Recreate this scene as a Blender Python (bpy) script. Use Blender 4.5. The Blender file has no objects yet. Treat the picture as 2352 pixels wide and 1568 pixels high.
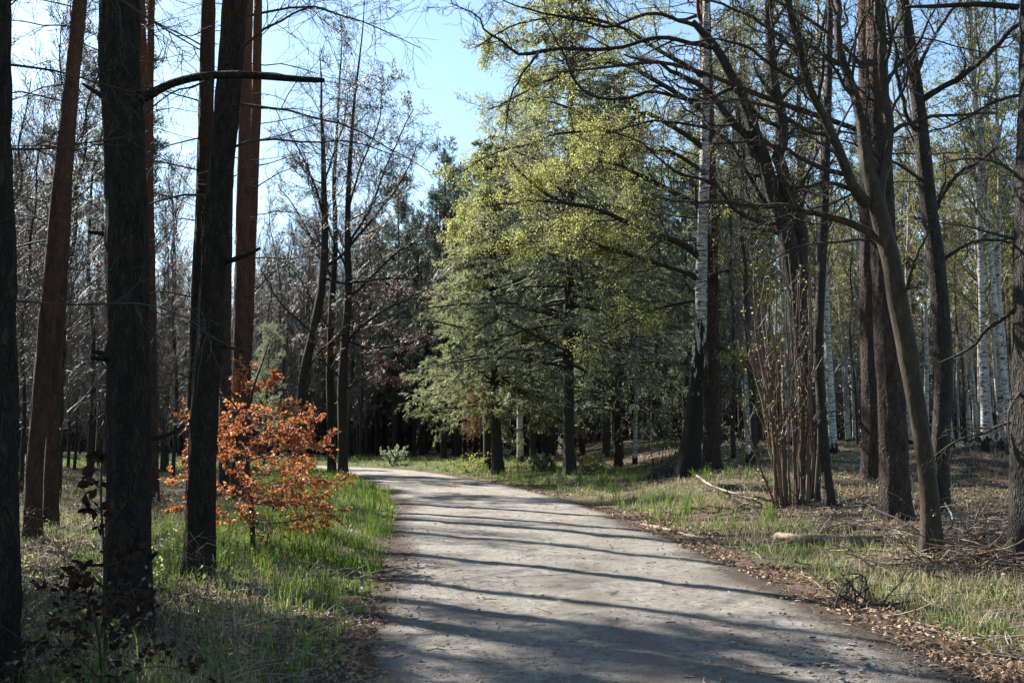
import bpy, math, random
import numpy as np
from mathutils import Vector

# ------------------------------------------------------------------ camera, world, sun, exposure
SC = bpy.context.scene
COL = SC.collection
W, H, F = 2352.0, 1568.0, 2287.0          # photo measured in a 2352 px wide frame, 35 mm lens
PITCH = math.atan((1000 - 784) / F)
CAMZ = 1.65
cam_d = bpy.data.cameras.new("camera")
cam_d.lens = 35.0
cam_d.sensor_width = 36.0
cam_d.clip_end = 2000
cam = bpy.data.objects.new("camera", cam_d)
cam.location = (0, 0, CAMZ)
cam.rotation_euler = (math.pi / 2 + PITCH, 0, 0)
COL.objects.link(cam)
SC.camera = cam

SUN_AZ = math.radians(-49)                 # 49 degrees left of the viewing direction
SUN_EL = math.radians(39)
SUN_STRENGTH = 5.0
SKY_STRENGTH = 0.07
EXPOSURE = 1.82
wd = bpy.data.worlds.new("World")
SC.world = wd
wd.use_nodes = True
nt = wd.node_tree
nt.nodes.clear()
sky = nt.nodes.new("ShaderNodeTexSky")
sky.sky_type = 'NISHITA'
sky.sun_disc = False
sky.sun_elevation = SUN_EL
sky.sun_rotation = SUN_AZ
sky.air_density = 1.0
sky.dust_density = 0.5
sky.ozone_density = 1.0
bg = nt.nodes.new("ShaderNodeBackground")
bg.inputs['Strength'].default_value = SKY_STRENGTH
wo = nt.nodes.new("ShaderNodeOutputWorld")
wb = nt.nodes.new("ShaderNodeMix")            # the camera's cool white balance
wb.data_type = 'RGBA'
wb.blend_type = 'MULTIPLY'
wb.inputs['Factor'].default_value = 1
wb.inputs['B'].default_value = (.95, 1.04, 1.02, 1)
nt.links.new(sky.outputs[0], wb.inputs['A'])
nt.links.new(wb.outputs['Result'], bg.inputs[0])
nt.links.new(bg.outputs[0], wo.inputs[0])
sd = bpy.data.lights.new("sun", 'SUN')
sd.energy = SUN_STRENGTH
sd.angle = math.radians(0.53)
sd.color = (1.0, 0.94, 0.85)
sun = bpy.data.objects.new("sun", sd)
to_sun = Vector((math.sin(SUN_AZ) * math.cos(SUN_EL), math.cos(SUN_AZ) * math.cos(SUN_EL), math.sin(SUN_EL)))
sun.rotation_euler = to_sun.to_track_quat('Z', 'Y').to_euler()
COL.objects.link(sun)
SC.view_settings.view_transform = 'Standard'
SC.view_settings.look = 'None'
SC.view_settings.exposure = EXPOSURE
SC.view_settings.gamma = 1.0
SC.render.engine = 'CYCLES'
SC.cycles.max_bounces = 8
SC.cycles.diffuse_bounces = 5
SC.cycles.glossy_bounces = 1
SC.cycles.transmission_bounces = 5
SC.cycles.transparent_max_bounces = 4
SC.cycles.use_denoising = True
SC.cycles.caustics_reflective = False
SC.cycles.caustics_refractive = False

# ------------------------------------------------------------------ small maths helpers
UP = np.array([0, 0, 1.0])
CP, SP = math.cos(PITCH), math.sin(PITCH)


def ray(px, py):
    u = (px - W / 2) / F
    v = (H / 2 - py) / F
    return np.array([u, CP - v * SP, SP + v * CP])


def at(px, py, Y):
    """World point seen at that photo position, Y metres ahead."""
    d = ray(px, py)
    return np.array([0, 0, CAMZ]) + d * (Y / d[1])


def hashv(i, j, seed):
    n = (i * 374761393 + j * 668265263 + seed * 974634777) & 0x7fffffff
    n = ((n ^ (n >> 13)) * 1274126177) & 0x7fffffff
    n = n ^ (n >> 16)
    return (n & 0xffff) / 65535.0


def vnoise(x, y, seed=0):
    x = np.asarray(x, float)
    y = np.asarray(y, float)
    xi = np.floor(x).astype(np.int64)
    yi = np.floor(y).astype(np.int64)
    fx = x - xi
    fy = y - yi
    fx = fx * fx * (3 - 2 * fx)
    fy = fy * fy * (3 - 2 * fy)
    a = hashv(xi, yi, seed)
    b = hashv(xi + 1, yi, seed)
    c = hashv(xi, yi + 1, seed)
    d = hashv(xi + 1, yi + 1, seed)
    return (a * (1 - fx) + b * fx) * (1 - fy) + (c * (1 - fx) + d * fx) * fy


def fbm(x, y, seed=0, o=3):
    s = 0
    a = 0.5
    for k in range(o):
        s = s + a * vnoise(x * 2 ** k, y * 2 ** k, seed + k * 17)
        a *= 0.5
    return s / (1 - 0.5 ** o)


def ss(a, b, x):
    t = np.clip((np.asarray(x, float) - a) / (b - a), 0, 1)
    return t * t * (3 - 2 * t)


def norm(v):
    return v / np.maximum(np.linalg.norm(v, axis=-1, keepdims=True), 1e-9)


# ------------------------------------------------------------------ terrain
ROAD = np.array([(1.4, -40), (1.45, -12), (1.3, 0), (1.1, 6.6), (.88, 9.6), (.64, 13.1), (.18, 18), (-.2, 22.2), (-.95, 27), (-2.0, 32.5),
                 (-3.9, 39.7), (-6.3, 46.8), (-9.8, 52.2), (-15, 56.5), (-22, 60), (-36, 64), (-60, 69)], float)
RHALF = np.interp(np.arange(len(ROAD)), [0, 3, 5, 7, 10, 12, 16], [2.25, 2.3, 2.35, 2.35, 2.1, 1.9, 1.8])


def resample(P, n):
    P = np.asarray(P, float)
    d = np.r_[0, np.cumsum(np.linalg.norm(np.diff(P, axis=0), axis=1))]
    t = np.linspace(0, d[-1], n)
    return np.stack([np.interp(t, d, P[:, k]) for k in range(P.shape[1])], 1)


def catmull(P, n):
    P = np.asarray(P, float)
    if len(P) < 3:
        return resample(P, n)
    Q = np.vstack([2 * P[0] - P[1], P, 2 * P[-1] - P[-2]])
    out = []
    m = 8
    for i in range(1, len(Q) - 2):
        for s in np.arange(m) / m:
            a, b, c, d = Q[i - 1], Q[i], Q[i + 1], Q[i + 2]
            out.append(0.5 * (2 * b + (c - a) * s + (2 * a - 5 * b + 4 * c - d) * s * s + (3 * b - a - 3 * c + d) * s ** 3))
    out.append(P[-1])
    return resample(np.array(out), n)


RC = catmull(np.c_[ROAD, RHALF], 110)


def road_d(x, y):
    """signed distance to the road edge (negative on the road) and the side (+1 right)."""
    x = np.atleast_1d(np.asarray(x, float))
    y = np.atleast_1d(np.asarray(y, float))
    D = np.full(x.shape, 1e9)
    S = np.zeros(x.shape)
    A = RC[:-1, :2]
    B = RC[1:, :2]
    for i in range(len(A)):
        ab = B[i] - A[i]
        t = np.clip(((x - A[i, 0]) * ab[0] + (y - A[i, 1]) * ab[1]) / (ab @ ab), 0, 1)
        dx = x - A[i, 0] - t * ab[0]
        dy = y - A[i, 1] - t * ab[1]
        d = np.hypot(dx, dy) - RC[i, 2]
        m = d < D
        D[m] = d[m]
        S[m] = np.sign(dx * ab[1] - dy * ab[0])[m]
    return D, S


def height(x, y):
    x = np.atleast_1d(np.asarray(x, float))
    y = np.atleast_1d(np.asarray(y, float))
    d, s = road_d(x, y)
    right = (s > 0)
    h = -0.05 * (1 - ss(-0.25, 0.35, d))
    h = h + 0.16 * (fbm(x * .55, y * .55, 3) - .42) * ss(0.1, 2.5, d) + .05 * (vnoise(x * 2.3, y * 2.3, 9) - .5) * ss(0.1, 1.2, d)
    h = h + np.where(right, 0.28 * ss(.3, 3.6, d), 0.05 * ss(0.2, 1.5, d))
    h = h + np.where(right, 0.95 * ss(15, 36, y) * ss(3.5, 9, x), 0)
    h = h + 0.75 * np.exp(-(((x - 12.8) / 2.3) ** 2 + ((y - 25.5) / 1.6) ** 2))       # dark mound far right
    h = h + 0.22 * np.exp(-(((x - 5.6) / 1.6) ** 2 + ((y - 25.5) / 1.8) ** 2))
    return h


def gz(x, y):
    return float(height(x, y)[0])


def ground(px, py):
    d = ray(px, py)
    Y = np.linspace(3.5, 140, 1600)
    X = d[0] / d[1] * Y
    Z = CAMZ + d[2] / d[1] * Y
    hh = height(X, Y)
    k = np.argmax(Z <= hh)
    if Z[k] > hh[k]:
        k = len(Y) - 1
    return np.array([X[k], Y[k], hh[k]])


# ------------------------------------------------------------------ materials
def mat(name, c1, c2, scale=6.0, stretch=(1, 1, 1), rough=.8, bump=0.0, bscale=None, transl=0.0, c3=None, z3=None, spec=.3, island=False,
        bdist=0.02, tcol=None):
    m = bpy.data.materials.new(name)
    m.use_nodes = True
    t = m.node_tree
    N = t.nodes
    L = t.links
    b = N['Principled BSDF']
    out = N['Material Output']
    b.inputs['Roughness'].default_value = rough
    b.inputs['Specular IOR Level'].default_value = spec
    tc = N.new('ShaderNodeTexCoord')
    mp = N.new('ShaderNodeMapping')
    mp.inputs['Scale'].default_value = stretch
    L.new(tc.outputs['Object'], mp.inputs[0])
    mix = N.new('ShaderNodeMix')
    mix.data_type = 'RGBA'
    mix.inputs['A'].default_value = (*c1, 1)
    mix.inputs['B'].default_value = (*c2, 1)
    if island:
        g = N.new('ShaderNodeNewGeometry')
        L.new(g.outputs['Random Per Island'], mix.inputs['Factor'])
    else:
        ns = N.new('ShaderNodeTexNoise')
        ns.inputs['Scale'].default_value = scale
        ns.inputs['Detail'].default_value = 5
        ns.inputs['Roughness'].default_value = .65
        L.new(mp.outputs[0], ns.inputs['Vector'])
        rp = N.new('ShaderNodeValToRGB')
        rp.color_ramp.elements[0].position = .35
        rp.color_ramp.elements[1].position = .65
        L.new(ns.outputs[0], rp.inputs[0])
        L.new(rp.outputs[0], mix.inputs['Factor'])
    col = mix.outputs['Result']
    if c3 is not None:
        sx = N.new('ShaderNodeSeparateXYZ')
        L.new(tc.outputs['Object'], sx.inputs[0])
        mr = N.new('ShaderNodeMapRange')
        mr.inputs['From Min'].default_value = z3[0]
        mr.inputs['From Max'].default_value = z3[1]
        L.new(sx.outputs['Z'], mr.inputs['Value'])
        if not island:
            ad = N.new('ShaderNodeMath')
            ad.operation = 'ADD'
            ad.use_clamp = True
            sb = N.new('ShaderNodeMath')
            sb.operation = 'MULTIPLY_ADD'
            sb.inputs[1].default_value = .6
            sb.inputs[2].default_value = -.3
            L.new(ns.outputs[0], sb.inputs[0])
            L.new(mr.outputs[0], ad.inputs[0])
            L.new(sb.outputs[0], ad.inputs[1])
            fac = ad.outputs[0]
        else:
            fac = mr.outputs[0]
        m2 = N.new('ShaderNodeMix')
        m2.data_type = 'RGBA'
        m2.inputs['B'].default_value = (*c3, 1)
        L.new(fac, m2.inputs['Factor'])
        L.new(col, m2.inputs['A'])
        col = m2.outputs['Result']
    L.new(col, b.inputs['Base Color'])
    if bump > 0:
        vo = N.new('ShaderNodeTexVoronoi')
        vo.feature = 'DISTANCE_TO_EDGE'
        vo.inputs['Scale'].default_value = bscale or scale
        wn = N.new('ShaderNodeTexNoise')
        wn.inputs['Scale'].default_value = (bscale or scale) * .8
        va = N.new('ShaderNodeVectorMath')
        va.operation = 'MULTIPLY_ADD'
        va.inputs[1].default_value = (.3, .3, .3)
        L.new(mp.outputs[0], wn.inputs['Vector'])
        L.new(wn.outputs['Color'], va.inputs[0])
        L.new(mp.outputs[0], va.inputs[2])
        L.new(va.outputs[0], vo.inputs['Vector'])
        r2 = N.new('ShaderNodeValToRGB')
        r2.color_ramp.elements[0].position = 0
        r2.color_ramp.elements[1].position = .4
        L.new(vo.outputs['Distance'], r2.inputs[0])
        bp = N.new('ShaderNodeBump')
        bp.inputs['Strength'].default_value = bump
        bp.inputs['Distance'].default_value = bdist
        L.new(r2.outputs[0], bp.inputs['Height'])
        L.new(bp.outputs[0], b.inputs['Normal'])
        # furrows between bark plates are multiplied darker
        m3 = N.new('ShaderNodeMix')
        m3.data_type = 'RGBA'
        m3.blend_type = 'MULTIPLY'
        m3.inputs['B'].default_value = (.5, .47, .45, 1)
        iv = N.new('ShaderNodeMath')
        iv.operation = 'SUBTRACT'
        iv.inputs[0].default_value = .85
        iv.use_clamp = True
        L.new(r2.outputs[0], iv.inputs[1])
        L.new(iv.outputs[0], m3.inputs['Factor'])
        L.new(col, m3.inputs['A'])
        L.new(m3.outputs['Result'], b.inputs['Base Color'])
    if transl > 0:
        tr = N.new('ShaderNodeBsdfTranslucent')
        if tcol:
            hs = N.new('ShaderNodeMix')
            hs.data_type = 'RGBA'
            hs.blend_type = 'MULTIPLY'
            hs.inputs['Factor'].default_value = 1
            hs.inputs['B'].default_value = (*tcol, 1)
            L.new(col, hs.inputs['A'])
            L.new(hs.outputs['Result'], tr.inputs['Color'])
        else:
            L.new(col, tr.inputs['Color'])
        ms = N.new('ShaderNodeMixShader')
        ms.inputs[0].default_value = transl
        L.new(b.outputs[0], ms.inputs[1])
        L.new(tr.outputs[0], ms.inputs[2])
        L.new(ms.outputs[0], out.inputs['Surface'])
    return m


def birch_mat(name, dark_to):
    m = bpy.data.materials.new(name)
    m.use_nodes = True
    t = m.node_tree
    N = t.nodes
    L = t.links
    b = N['Principled BSDF']
    b.inputs['Roughness'].default_value = .8
    b.inputs['Specular IOR Level'].default_value = .12
    tc = N.new('ShaderNodeTexCoord')
    mp = N.new('ShaderNodeMapping')
    mp.inputs['Scale'].default_value = (1.6, 1.6, 9)
    L.new(tc.outputs['Object'], mp.inputs[0])
    ns = N.new('ShaderNodeTexNoise')
    ns.inputs['Scale'].default_value = 2.6
    ns.inputs['Detail'].default_value = 6
    ns.inputs['Roughness'].default_value = .7
    L.new(mp.outputs[0], ns.inputs['Vector'])
    rp = N.new('ShaderNodeValToRGB')
    rp.color_ramp.elements[0].position = .42
    rp.color_ramp.elements[0].color = (.02, .018, .016, 1)
    rp.color_ramp.elements[1].position = .5
    rp.color_ramp.elements[1].color = (.37, .36, .34, 1)
    L.new(ns.outputs[0], rp.inputs[0])
    mp2 = N.new('ShaderNodeMapping')
    mp2.inputs['Scale'].default_value = (5, 5, 1.5)
    L.new(tc.outputs['Object'], mp2.inputs[0])
    n2 = N.new('ShaderNodeTexNoise')
    n2.inputs['Scale'].default_value = 1.6
    n2.inputs['Detail'].default_value = 4
    L.new(mp2.outputs[0], n2.inputs['Vector'])
    sx = N.new('ShaderNodeSeparateXYZ')
    L.new(tc.outputs['Object'], sx.inputs[0])
    mr = N.new('ShaderNodeMapRange')
    mr.inputs['From Min'].default_value = 0
    mr.inputs['From Max'].default_value = dark_to
    mr.inputs['To Min'].default_value = .48
    mr.inputs['To Max'].default_value = -.08
    L.new(sx.outputs['Z'], mr.inputs['Value'])
    ad = N.new('ShaderNodeMath')
    ad.operation = 'ADD'
    L.new(n2.outputs[0], ad.inputs[0])
    L.new(mr.outputs[0], ad.inputs[1])
    r2 = N.new('ShaderNodeValToRGB')
    r2.color_ramp.elements[0].position = .6
    r2.color_ramp.elements[1].position = .64
    L.new(ad.outputs[0], r2.inputs[0])
    mx = N.new('ShaderNodeMix')
    mx.data_type = 'RGBA'
    mx.inputs['B'].default_value = (.017, .014, .012, 1)
    L.new(r2.outputs[0], mx.inputs['Factor'])
    L.new(rp.outputs[0], mx.inputs['A'])
    L.new(mx.outputs['Result'], b.inputs['Base Color'])
    bp = N.new('ShaderNodeBump')
    bp.inputs['Strength'].default_value = .6
    bp.inputs['Distance'].default_value = .015
    bp.invert = True
    L.new(r2.outputs[0], bp.inputs['Height'])
    L.new(bp.outputs[0], b.inputs['Normal'])
    return m


M = {}
M['pine_dark'] = mat('dark_pine_bark', (.014, .011, .009), (.034, .027, .022), 14, (1, 1, .35), .95, 1.0, 15, c3=(.09, .042, .024), z3=(5, 11), bdist=.025, spec=.15)
M['pine_red'] = mat('red_pine_bark', (.026, .017, .014), (.085, .042, .027), 8, (1, 1, .4), .9, 1.0, 15, c3=(.15, .058, .03), z3=(3, 12), bdist=.02)
M['pine_brown'] = mat('brown_pine_bark', (.034, .022, .018), (.08, .055, .046), 12, (1, 1, .35), .92, 1.0, 14, c3=(.14, .065, .035), z3=(6, 13), bdist=.03)
M['bark_grey'] = mat('grey_bark', (.022, .018, .014), (.05, .043, .034), 16, (1, 1, .3), .85, .9, 16, bdist=.02)
M['bark_smooth'] = mat('smooth_olive_bark', (.03, .022, .013), (.058, .043, .025), 9, (1, 1, .45), .75, .3, 9, bdist=.01)
M['birch'] = birch_mat('birch_bark', .45)
M['birch_big'] = birch_mat('old_birch_bark', 6.5)
M['twig_grey'] = mat('grey_twig', (.06, .052, .045), (.11, .096, .083), 4, rough=.5, spec=.35)
M['twig_dark'] = mat('dark_twig', (.026, .022, .018), (.052, .043, .036), 4, rough=.75, spec=.2)
M['twig_red'] = mat('birch_twig', (.07, .045, .035), (.11, .075, .058), 4, rough=.5, spec=.4)
M['hazel'] = mat('hazel_bark', (.06, .037, .021), (.11, .07, .04), 5, (1, 1, .3), rough=.6, spec=.4)
M['leaf_young'] = mat('young_leaf', (.27, .295, .08), (.42, .425, .16), rough=.55, transl=.65, island=True)
M['leaf_birch'] = mat('young_birch_leaf', (.22, .24, .06), (.34, .32, .09), rough=.55, transl=.5, island=True)
M['leaf_beech'] = mat('copper_beech_leaf', (.26, .08, .024), (.48, .19, .07), rough=.5, transl=.5, island=True, spec=.5)
M['leaf_oak'] = mat('dry_oak_leaf', (.08, .03, .015), (.14, .06, .03), rough=.6, transl=.4, island=True)
M['needle_pine'] = mat('pine_needle', (.13, .165, .098), (.26, .287, .178), rough=.4, transl=.65, island=True, spec=.5)
M['needle_fir'] = mat('fir_needle', (.15, .182, .08), (.29, .31, .16), rough=.4, transl=.65, island=True, spec=.5)
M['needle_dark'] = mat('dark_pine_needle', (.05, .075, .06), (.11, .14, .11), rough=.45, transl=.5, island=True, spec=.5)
M['leaf_shaded'] = mat('withered_leaf_shaded', (.02, .009, .006), (.045, .019, .011), rough=.7, transl=.3, island=True, spec=.15)  # withered brown taken near black: the corner's shade is put into the colour
M['needle_brown'] = mat('dead_needle', (.22, .10, .04), (.30, .15, .07), rough=.6, transl=.3, island=True)
M['grass'] = mat('green_grass', (.045, .095, .012), (.17, .245, .042), rough=.45, transl=.5, island=True, spec=.4)
M['grass_dry'] = mat('dry_grass', (.16, .14, .08), (.36, .315, .2), rough=.6, transl=.4, island=True)
M['litter'] = mat('leaf_litter', (.075, .042, .025), (.31, .20, .12), rough=.6, transl=.2, island=True, spec=.4)
M['stick'] = mat('dead_stick', (.09, .075, .06), (.30, .255, .21), rough=.7, island=True)
M['log'] = mat('bleached_log', (.15, .105, .068), (.30, .235, .165), 9, (1, 1, 1), rough=.75, bump=.4, bscale=9)
M['log_dark'] = mat('dark_log', (.035, .028, .022), (.07, .055, .043), 9, rough=.8, bump=.6, bscale=9)
M['pebble'] = mat('pebble', (.09, .085, .08), (.22, .21, .2), rough=.8, island=True)
M['mulch'] = mat('dark_mulch', (.022, .017, .013), (.05, .037, .028), 30, rough=.9, bump=.8, bscale=30)


def soil_mat():
    m = bpy.data.materials.new('forest_soil')
    m.use_nodes = True
    t = m.node_tree
    N = t.nodes
    L = t.links
    b = N['Principled BSDF']
    b.inputs['Roughness'].default_value = .9
    b.inputs['Specular IOR Level'].default_value = .15
    tc = N.new('ShaderNodeTexCoord')
    n1 = N.new('ShaderNodeTexNoise')
    n1.inputs['Scale'].default_value = 1.3
    n1.inputs['Detail'].default_value = 8
    n1.inputs['Roughness'].default_value = .7
    L.new(tc.outputs['Object'], n1.inputs['Vector'])
    r1 = N.new('ShaderNodeValToRGB')
    e = r1.color_ramp.elements
    e[0].position = .3
    e[0].color = (.028, .02, .014, 1)
    e[1].position = .7
    e[1].color = (.115, .078, .052, 1)
    L.new(n1.outputs[0], r1.inputs[0])
    n2 = N.new('ShaderNodeTexNoise')
    n2.inputs['Scale'].default_value = 28
    n2.inputs['Detail'].default_value = 5
    L.new(tc.outputs['Object'], n2.inputs['Vector'])
    mx = N.new('ShaderNodeMix')
    mx.data_type = 'RGBA'
    mx.blend_type = 'OVERLAY'
    mx.inputs['Factor'].default_value = .8
    L.new(r1.outputs[0], mx.inputs['A'])
    L.new(n2.outputs['Color'], mx.inputs['B'])
    at_ = N.new('ShaderNodeAttribute')
    at_.attribute_name = 'moss'
    m2 = N.new('ShaderNodeMix')
    m2.data_type = 'RGBA'
    m2.inputs['B'].default_value = (.07, .09, .025, 1)
    mm = N.new('ShaderNodeMath')
    mm.operation = 'MULTIPLY'
    L.new(at_.outputs['Fac'], mm.inputs[0])
    L.new(n2.outputs[0], mm.inputs[1])
    mm2 = N.new('ShaderNodeMath')
    mm2.operation = 'MULTIPLY'
    mm2.use_clamp = True
    mm2.inputs[1].default_value = 1.7
    L.new(mm.outputs[0], mm2.inputs[0])
    L.new(mm2.outputs[0], m2.inputs['Factor'])
    L.new(mx.outputs['Result'], m2.inputs['A'])
    L.new(m2.outputs['Result'], b.inputs['Base Color'])
    bp = N.new('ShaderNodeBump')
    bp.inputs['Strength'].default_value = .9
    bp.inputs['Distance'].default_value = .04
    L.new(n2.outputs[0], bp.inputs['Height'])
    L.new(bp.outputs[0], b.inputs['Normal'])
    return m


def road_mat():
    m = bpy.data.materials.new('gravel_road')
    m.use_nodes = True
    t = m.node_tree
    N = t.nodes
    L = t.links
    b = N['Principled BSDF']
    b.inputs['Roughness'].default_value = .8
    b.inputs['Specular IOR Level'].default_value = .25
    tc = N.new('ShaderNodeTexCoord')

    def noise(s, d=6, r=.65):
        n = N.new('ShaderNodeTexNoise')
        n.inputs['Scale'].default_value = s
        n.inputs['Detail'].default_value = d
        n.inputs['Roughness'].default_value = r
        L.new(tc.outputs['Object'], n.inputs['Vector'])
        return n
    n1 = noise(.9, 8, .7)
    n2 = noise(60, 5, .8)
    n3 = noise(9, 8, .8)
    r1 = N.new('ShaderNodeValToRGB')
    e = r1.color_ramp.elements
    e[0].position = .28
    e[0].color = (.19, .163, .138, 1)
    e[1].position = .62
    e[1].color = (.35, .32, .283, 1)
    L.new(n1.outputs[0], r1.inputs[0])
    mx = N.new('ShaderNodeMix')
    mx.data_type = 'RGBA'
    mx.blend_type = 'OVERLAY'
    mx.inputs['Factor'].default_value = 1.0
    L.new(r1.outputs[0], mx.inputs['A'])
    L.new(n2.outputs[0], mx.inputs['B'])
    mz = N.new('ShaderNodeMix')
    mz.data_type = 'RGBA'
    mz.blend_type = 'OVERLAY'
    mz.inputs['Factor'].default_value = .55
    rz = N.new('ShaderNodeValToRGB')
    rz.color_ramp.elements[0].position = .3
    rz.color_ramp.elements[1].position = .68
    L.new(n3.outputs[0], rz.inputs[0])
    L.new(mx.outputs['Result'], mz.inputs['A'])
    L.new(rz.outputs[0], mz.inputs['B'])
    mx = mz
    at_ = N.new('ShaderNodeAttribute')
    at_.attribute_name = 'edge'
    ad = N.new('ShaderNodeMath')
    ad.operation = 'MULTIPLY_ADD'
    ad.inputs[1].default_value = 1.2
    L.new(n3.outputs[0], ad.inputs[0])
    sb = N.new('ShaderNodeMath')
    sb.operation = 'SUBTRACT'
    sb.inputs[1].default_value = .62
    L.new(at_.outputs['Fac'], sb.inputs[0])
    L.new(sb.outputs[0], ad.inputs[2])
    r3 = N.new('ShaderNodeValToRGB')
    r3.color_ramp.elements[0].position = .25
    r3.color_ramp.elements[1].position = .75
    L.new(ad.outputs[0], r3.inputs[0])
    m2 = N.new('ShaderNodeMix')
    m2.data_type = 'RGBA'
    m2.inputs['B'].default_value = (.075, .052, .038, 1)
    L.new(r3.outputs[0], m2.inputs['Factor'])
    L.new(mx.outputs['Result'], m2.inputs['A'])
    L.new(m2.outputs['Result'], b.inputs['Base Color'])
    hm = N.new('ShaderNodeMath')
    hm.operation = 'MULTIPLY_ADD'
    hm.inputs[1].default_value = 2.0
    L.new(n3.outputs[0], hm.inputs[0])
    L.new(n2.outputs[0], hm.inputs[2])
    bp = N.new('ShaderNodeBump')
    bp.inputs['Strength'].default_value = 1.0
    bp.inputs['Distance'].default_value = .05
    L.new(hm.outputs[0], bp.inputs['Height'])
    L.new(bp.outputs[0], b.inputs['Normal'])
    return m


M['soil'] = soil_mat()
M['road'] = road_mat()


# ------------------------------------------------------------------ mesh builder
class MB:
    def __init__(self):
        self.V, self.F, self.n = [], [], 0

    def add(self, v, f, mi=0):
        v = np.asarray(v, np.float32).reshape(-1, 3)
        f = np.asarray(f, np.int64)
        if len(f) == 0:
            return
        self.V.append(v)
        self.F.append((f + self.n, mi))
        self.n += len(v)

    def build(self, name, mats, parent=None, origin=None, smooth=True):
        me = self.mesh(name, mats, origin, smooth)
        o = bpy.data.objects.new(name, me)
        COL.objects.link(o)
        if parent is not None:
            o.parent = parent
        elif origin is not None:
            o.location = origin
        return o

    def mesh(self, name, mats, origin=None, smooth=True):
        me = bpy.data.meshes.new(name)
        if self.n == 0:
            return me
        V = np.concatenate(self.V)
        if origin is not None:
            V = V - np.asarray(origin, np.float32)
        loops = np.concatenate([f.ravel() for f, _ in self.F]).astype(np.int32)
        tot = np.concatenate([np.full(len(f), f.shape[1]) for f, _ in self.F])
        mi = np.concatenate([np.full(len(f), k) for f, k in self.F]).astype(np.int32)
        st = np.r_[0, np.cumsum(tot)[:-1]].astype(np.int32)
        me.vertices.add(len(V))
        me.vertices.foreach_set('co', V.astype(np.float32).ravel())
        me.loops.add(len(loops))
        me.loops.foreach_set('vertex_index', loops)
        me.polygons.add(len(tot))
        me.polygons.foreach_set('loop_start', st)
        me.polygons.foreach_set('material_index', mi)
        me.polygons.foreach_set('use_smooth', np.full(len(tot), smooth))
        for m in (mats if isinstance(mats, (list, tuple)) else [mats]):
            me.materials.append(m)
        me.update(calc_edges=True)
        return me

    # ---- shapes
    def tubes(self, P, R, sides=3, mi=0):
        P = np.asarray(P, float)
        R = np.asarray(R, float)
        if P.ndim == 2:
            P = P[None]
            R = R[None]
        n, k, _ = P.shape
        if n == 0:
            return
        T = norm(np.gradient(P, axis=1))
        mt = norm(T.mean(1))
        ref = np.zeros((n, 3))
        ref[np.arange(n), np.argmin(np.abs(mt), 1)] = 1
        N1 = norm(np.cross(T, ref[:, None, :]))
        N2 = np.cross(T, N1)
        a = np.arange(sides) * 2 * np.pi / sides
        if R.ndim == 2:
            R = np.repeat(R[:, :, None], sides, 2)
        V = P[:, :, None, :] + R[..., None] * (np.cos(a)[None, None, :, None] * N1[:, :, None, :] + np.sin(a)[None, None, :, None] * N2[:, :, None, :])
        i = np.arange(n)[:, None, None] * k * sides
        j = np.arange(k - 1)[None, :, None] * sides
        s = np.arange(sides)[None, None, :]
        s2 = (s + 1) % sides
        f = np.stack([i + j + s, i + j + s2, i + j + sides + s2, i + j + sides + s], -1).reshape(-1, 4)
        self.add(V, f, mi)

    def broad_leaves(self, p, d, s, rng, mi=0, width=.36, fold=.14):
        n = len(p)
        if n == 0:
            return
        d = norm(d)
        r = norm(np.cross(d, norm(rng.normal(size=(n, 3)))))
        u = np.cross(r, d)
        s = np.broadcast_to(s, (n,))[:, None]
        f = fold * rng.uniform(.2, 1.8, (n, 1))
        c = rng.uniform(-.25, .35, (n, 1))
        V = [p, p + d * s * .28 + r * s * width * .85 + u * s * f, p + d * s * .66 + r * s * width * .8 + u * s * (f - c * .4), p + d * s - u * s * c,
             p + d * s * .66 - r * s * width * .8 + u * s * (f - c * .4), p + d * s * .28 - r * s * width * .85 + u * s * f, p + d * s * .5 - u * s * c * .2]
        V = np.stack(V, 1)
        b = np.arange(n)[:, None] * 7
        self.add(V, np.concatenate([b + q for q in ([0, 1, 6], [1, 2, 6], [2, 3, 6], [3, 4, 6], [4, 5, 6], [5, 0, 6])]), mi)

    def leaves(self, p, d, s, rng, mi=0, width=.38, fold=.12):
        n = len(p)
        if n == 0:
            return
        d = norm(d)
        r = norm(np.cross(d, norm(rng.normal(size=(n, 3)))))
        u = np.cross(r, d)
        s = np.broadcast_to(s, (n,))[:, None]
        mid = p + d * s * .45
        l = mid + r * s * width + u * s * fold
        q = mid - r * s * width + u * s * fold
        tip = p + d * s - u * s * fold * .8
        V = np.stack([p, l, tip, q], 1)
        b = np.arange(n)[:, None] * 4
        f = np.concatenate([b + [0, 1, 2], b + [0, 2, 3]])
        self.add(V, f, mi)

    def needles(self, p, d, L, w, rng, mi=0):
        n = len(p)
        if n == 0:
            return
        d = norm(d)
        r = norm(np.cross(d, norm(rng.normal(size=(n, 3)))))
        L = np.broadcast_to(L, (n,))[:, None]
        V = np.stack([p - r * w * .5, p + r * w * .5, p + d * L], 1)
        f = np.arange(n)[:, None] * 3 + [0, 1, 2]
        self.add(V, f, mi)

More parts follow.
